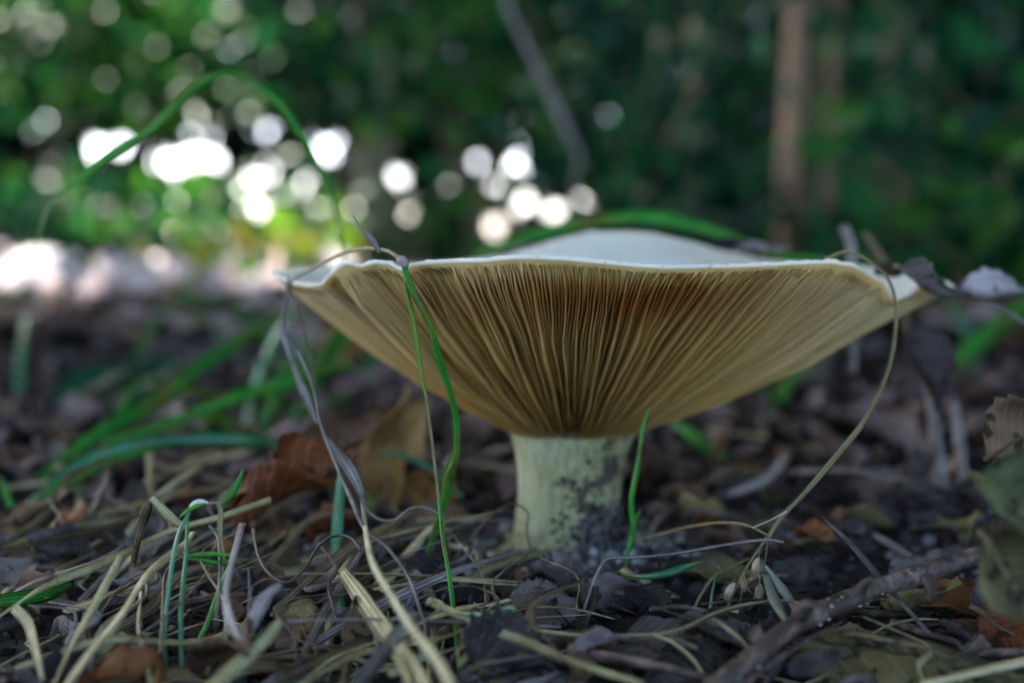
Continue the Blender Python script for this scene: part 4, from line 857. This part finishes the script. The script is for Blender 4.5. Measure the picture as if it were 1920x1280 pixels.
# ------------------------------------------------------------------ masses of leaves
def leaf_mass(centers, length, width, up=0.5, flat=None):
    """n folded lens-shaped leaves (6 triangles each) at the centres, random headings"""
    n = len(centers); rg = np.random
    az = rg.rand(n) * 2 * math.pi; tilt = rg.randn(n) * (up if flat is None else flat)
    d = np.stack([np.cos(az) * np.cos(tilt), np.sin(az) * np.cos(tilt), np.sin(tilt)], 1)
    rv = norm(rg.randn(n, 3) * np.array((1, 1, 1 if flat is None else .25))); 
    if flat is not None: rv = norm(np.stack([rg.randn(n) * flat, rg.randn(n) * flat, np.ones(n)], 1)); s = norm(np.cross(rv, d))
    else: s = norm(np.cross(d, rv))
    nn = np.cross(d, s)
    Lh = (length * (.6 + .8 * rg.rand(n)))[:, None] if np.isscalar(length) else length[:, None]
    Wh = Lh * width
    a = centers - d * Lh / 2; b = centers + d * Lh / 2
    m = centers - d * Lh * .08
    l1, r1 = m - s * Wh / 2 + nn * Wh * .18, m + s * Wh / 2 + nn * Wh * .18
    q = centers + d * Lh * .26; l2, r2 = q - s * Wh * .36 + nn * Wh * .1, q + s * Wh * .36 + nn * Wh * .1
    V = np.stack([a, l1, l2, b, r2, r1], 1).reshape(-1, 3)
    base = np.arange(n)[:, None] * 6
    Fs = np.concatenate([base + np.array([[0, 3, 2, 1]]), base + np.array([[0, 5, 4, 3]])]).tolist()
    return V, Fs
def mass_obj(name, centers, length, width, mat, parent=None, up=.5, flat=None, origin=None):
    V, Fs = leaf_mass(np.asarray(centers), length, width, up, flat); return obj(name, V, Fs, mat, parent, smooth=False, origin=origin)
# litter from 0.9 m to the wood
ny = 9000; y = .85 + 9 * np.random.rand(ny) ** 2.2; x = (np.random.rand(ny) - .5) * (1.2 + 1.3 * y)
c = np.array([(a, b, gz(a, b) + .004 + .02 * random.random()) for a, b in zip(x, y)])
tag(mass_obj('leaf_litter', c, .055, .5, M['litter'], flat=.35), 'pinkish brown fallen leaves carpeting the ground behind the mushroom', 'leaf litter', kind='stuff')

ny = 6500; y = .43 + .75 * np.random.rand(ny); x = (np.random.rand(ny) - .5) * (.5 + .9 * y)
c = np.array([(a, b, gz(a, b) + .002 + .008 * random.random()) for a, b in zip(x, y)])
c = c[np.hypot(c[:, 0] - AX, c[:, 1] - AY) > .03]
tag(mass_obj('leaf_litter', c, .017, .5, M['litter_n'], flat=.45), 'mixed grey brown and rusty leaf scraps around the mushroom', 'leaf litter', kind='stuff')
ny = 460; y = 1.3 + 3.8 * np.random.rand(ny) ** 1.3; x = -.12 * y - np.random.rand(ny) * .34 * y
c = np.array([(a, b, gz(a, b) + .015 + .03 * random.random()) for a, b in zip(x, y)])
tag(mass_obj('leaf_litter', c, .055, .55, M['litter_sun'], up=.8), 'curled dry leaves with sun glare in their pale colour, on the bright litter', 'leaf litter', kind='stuff')
ny = 7000; y = -.12 - 8 * np.random.rand(ny) ** 1.8; x = (np.random.rand(ny) - .5) * (1.6 + 1.6 * np.abs(y))  # out-of-view floor litter, added to bounce light up to the gills
c = np.array([(a, b, gz(a, b) + .004 + .02 * random.random()) for a, b in zip(x, y)])
tag(mass_obj('leaf_litter', c, .07, .55, M['litter'], flat=.35), 'unseen brown fallen leaves added on the floor to bounce light at the gills', 'leaf litter', kind='stuff')

def shrub(label, base, height, spread, nleaf, size, mat, group, seed, wood='bark_g', low=.05):
    rg = np.random.RandomState(seed); bx, by = base; t = empty('shrub', (bx, by, gz(bx, by))); tag(t, label, 'shrub', group)
    tips = []; nst = 5
    for i in range(nst):
        a = rg.rand() * 6.28; l = spread * (.3 + .7 * rg.rand()); h = height * (.65 + .4 * rg.rand())
        pts = [(bx + rg.randn() * .02, by + rg.randn() * .02, -.01), (bx + .35 * l * math.cos(a), by + .35 * l * math.sin(a), h * .4), (bx + l * math.cos(a), by + l * math.sin(a), h)]
        C = spline(pts, 14); V, Fs, uv = tube_geo(C, np.linspace(.006, .0018, 14) * (height / .8) ** .5, 6, .1, i); obj('stem', V, Fs, M[wood], t, uv); tips.append(C)
    C = np.vstack(tips); k = rg.randint(0, len(C), nleaf); ctr = C[k] + rg.randn(nleaf, 3) * np.array((spread * .28, spread * .28, height * .13))
    ctr[:, 2] = np.abs(ctr[:, 2] - low) + low
    tag(mass_obj('foliage', ctr, size, .55, mat, t, up=.6), kind='stuff'); return t
GS = 'shade shrubs behind the mushroom'
SH = [ # px, depth, height, spread, leaves, leaf size, material, label
 (60, 5.4, 1.3, .75, 520, .10, 'fol_mid', 'leafy green shrub beside the largest bright sky chinks'),
 (330, 5.8, 1.4, .75, 520, .10, 'fol_mid', 'green shrub behind the arching grass blade'),
 (-180, 4.8, 1.2, .65, 480, .10, 'fol_mid', 'tall green shrub above the sunlit litter'),
 (640, 5.6, 1.3, .60, 420, .10, 'fol_teal', 'dark bluish green shrub behind the left edge of the cap'),
 (880, 3.3, .75, .35, 300, .07, 'fol_mid', 'thin green shrub behind the tall leaning stalk'),
 (1150, 2.6, .75, .35, 320, .065, 'fol_teal', 'teal green shrub behind the white funnel'),
 (1330, 3.2, .9, .40, 380, .07, 'fol_teal', 'deep green shrub left of the brown sapling'),
 (1570, 3.4, .85, .30, 240, .07, 'fol_mid', 'green shrub between the brown saplings'),
 (1800, 2.2, .75, .38, 420, .065, 'fol_teal', 'teal green shrub right of the mossy sapling'),
 (2050, 1.8, .60, .35, 380, .06, 'fol_teal', 'dark green shrub next to the teal one by the mossy sapling'),
 (1650, 1.7, .25, .20, 160, .05, 'fol_teal', 'low teal green plant behind the right rim'),
 (1900, 1.25, .20, .18, 140, .045, 'fol_mid', 'low green plant beyond the rolled grey leaf'),
 (1250, 1.9, .18, .20, 120, .05, 'fol_teal', 'low teal plant directly behind the white funnel'),
 (300, 2.4, .16, .26, 110, .05, 'fol_mid', 'low light green herb in the bright litter'),
 (90, 1.7, .14, .14, 70, .035, 'fol_mid', 'small green herb growing before the bright litter'),
 (190, 3.3, .26, .25, 110, .06, 'fol_mid', 'green herb standing before the bright sky chinks'),
 (480, 3.0, .24, .22, 110, .055, 'fol_mid', 'green herb behind the left edge of the cap'),
 (20, 3.8, .30, .25, 120, .06, 'fol_teal', 'bluish herb standing at the back of the sunlit litter'),
 (420, 1.45, .10, .10, 50, .03, 'fol_yel', 'tiny yellow green herb with rusty leaves in the litter'),
 (760, 2.4, .20, .18, 90, .05, 'fol_mid', 'green herb behind the grey node of the hanging stalk'),
 (3040, .36, .42, .13, 260, .05, 'fol_teal', 'unseen bushy dark shrub added to shade the thick twig'),  # out of view, added to darken the right foreground
 (2830, .62, .50, .16, 300, .05, 'fol_teal', 'unseen bushy dark shrub added to shade the litter behind the hanging leaf'),  # second added shrub out of view, blocks sky light from the right
 (560, 1.9, .14, .10, 45, .04, 'fol_yel', 'yellow green herb turning orange behind the left cap edge'),
]
for i, (px, d, h, sp, nl, ls, mt, lab) in enumerate(SH):
    shrub(lab, ((px - 960) / F * d, d), h, sp, nl, ls, M[mt], GS, 200 + i, low={0: .50, 1: .52, 2: .46, 3: .50, 4: .30}.get(i, .03))
# saplings
for lab, px, d, r, mt, top in [('slim brown sapling trunk behind the right half of the cap', 1475, 2.1, .020, 'bark', 1480), ('mossy yellow-green sapling trunk right of the brown one', 1655, 2.3, .020, 'bark_g', 1640),
                          ('thin brown sapling trunk between the two thicker ones', 1545, 2.2, .009, 'bark', 1530), ('dark sapling trunk in the shade left of the brown one', 1290, 4.2, .03, 'bark_g', 1300), ('dark tree trunk standing against the leafy wood', 700, 6.2, .07, 'bark_g', 690)]:
    x0, x1 = (px - 960) / F * d, (top - 960) / F * d
    t = empty('sapling', (x0, d, 0)); tag(t, lab, 'tree', 'sapling trunks')
    C = spline([(x0, d, -.02), (x0 + .3 * (x1 - x0) + .02, d, .7), (x1, d + .05, 1.6), (x1 + .1, d + .1, 3.4)], 26); V, Fs, uv = tube_geo(C, np.linspace(r * 1.15, r * .6, 26), 10, .1, 3); obj('trunk', V, Fs, M[mt], t, uv)
    ctr = np.array([(x1 + .1, d + .1, 3.0)]) + np.random.randn(500, 3) * np.array((.5, .5, .4)); tag(mass_obj('crown', ctr, .12, .55, M['fol_far'], t), kind='stuff')

# the wood behind: dense leaf mass with chinks where the sky of the clearing's edge shows
HOLES = [(330,38,24),(148,275,36),(190,262,28),(300,300,42),(345,292,30),(440,345,34),(240,370,30),(330,375,34),(130,395,38),(440,400,34),(500,380,22),(290,432,34),(600,275,26),(610,410,24),(830,95,28),(985,380,24),(1102,368,26),(925,425,24),(1190,362,14),(780,395,26),(975,300,24),(400,80,15),(570,235,16),(590,150,12),(700,360,16),(860,190,12),(1510,5,12),(40,350,24),(545,350,16),(350,240,12),(470,235,12),(650,395,14),(885,300,14),(935,340,14),(60,300,18),(385,300,18),(20,430,20),(380,430,20),(520,430,18),(180,330,16),(250,300,14),(560,190,12),(640,205,12),(90,60,9),(150,40,10),(1040,395,14),(840,350,14),(735,330,14),(700,420,16),(1390,395,16),(1515,430,14),(70,420,18),(480,320,16),(660,300,12),(300,200,9),(420,200,10)]
D0 = 7.5
hp = [(P(px, py, D0), r / F * D0) for px, py, r in HOLES]
NW = 64000
x = np.random.uniform(-6.5, 6.5, NW); z = 2.6 * np.random.rand(NW) ** 1.2; yy = D0 + np.random.uniform(0, .6, NW) + .018 * x * x
keep = np.ones(NW, bool)
for q, r in hp:
    u_, v_ = (x - q.x) * .9 + (z - q.z) * .43, -(x - q.x) * .43 + (z - q.z) * .9
    keep &= np.hypot(u_ / 1.25, v_ / .85) > r * .58 + .036
ctr = np.stack([x, yy, z], 1)[keep]
tag(mass_obj('far_wood', ctr, .13, .62, M['fol_far'], up=.7), 'dense dark green leafy undergrowth closing off the forest clearing', 'undergrowth', kind='stuff')
# canopy overhead: closes out the sun above the mushroom, thin over the left background
NCN = 46000
x = np.random.uniform(-9, 7, NCN); y = np.random.uniform(-3.5, 12, NCN); z = np.random.uniform(3.6, 4.8, NCN)
x[-4000:] = np.random.uniform(-3.4, -.6, 4000); y[-4000:] = np.random.uniform(2.0, 5.0, 4000)
gx, gy = x - sdir.x * z / sdir.z, y - sdir.y * z / sdir.z          # where on the floor this leaf's shadow falls
sunny = (gx < .16 - .12 * gy) & (gx > -3.4) & (gy > 1.2) & (gy < 7.2)
sunny |= (np.abs(gx + .1) < .75) & (gy > -1.3) & (gy < -.10)      # unseen gap, shaped so a sun fleck on the floor brightens the gills
keep = ~sunny | (np.random.rand(NCN) < .12)
ctr = np.stack([x, y, z], 1)[keep]
tag(mass_obj('forest_canopy', ctr, .24, .6, M['canopy'], flat=.5), 'leafy forest canopy overhead shading the mushroom', 'canopy', kind='stuff')
print('tris', sum(sum(len(p.vertices) - 2 for p in o.data.polygons) for o in scene.objects if o.type == 'MESH'))
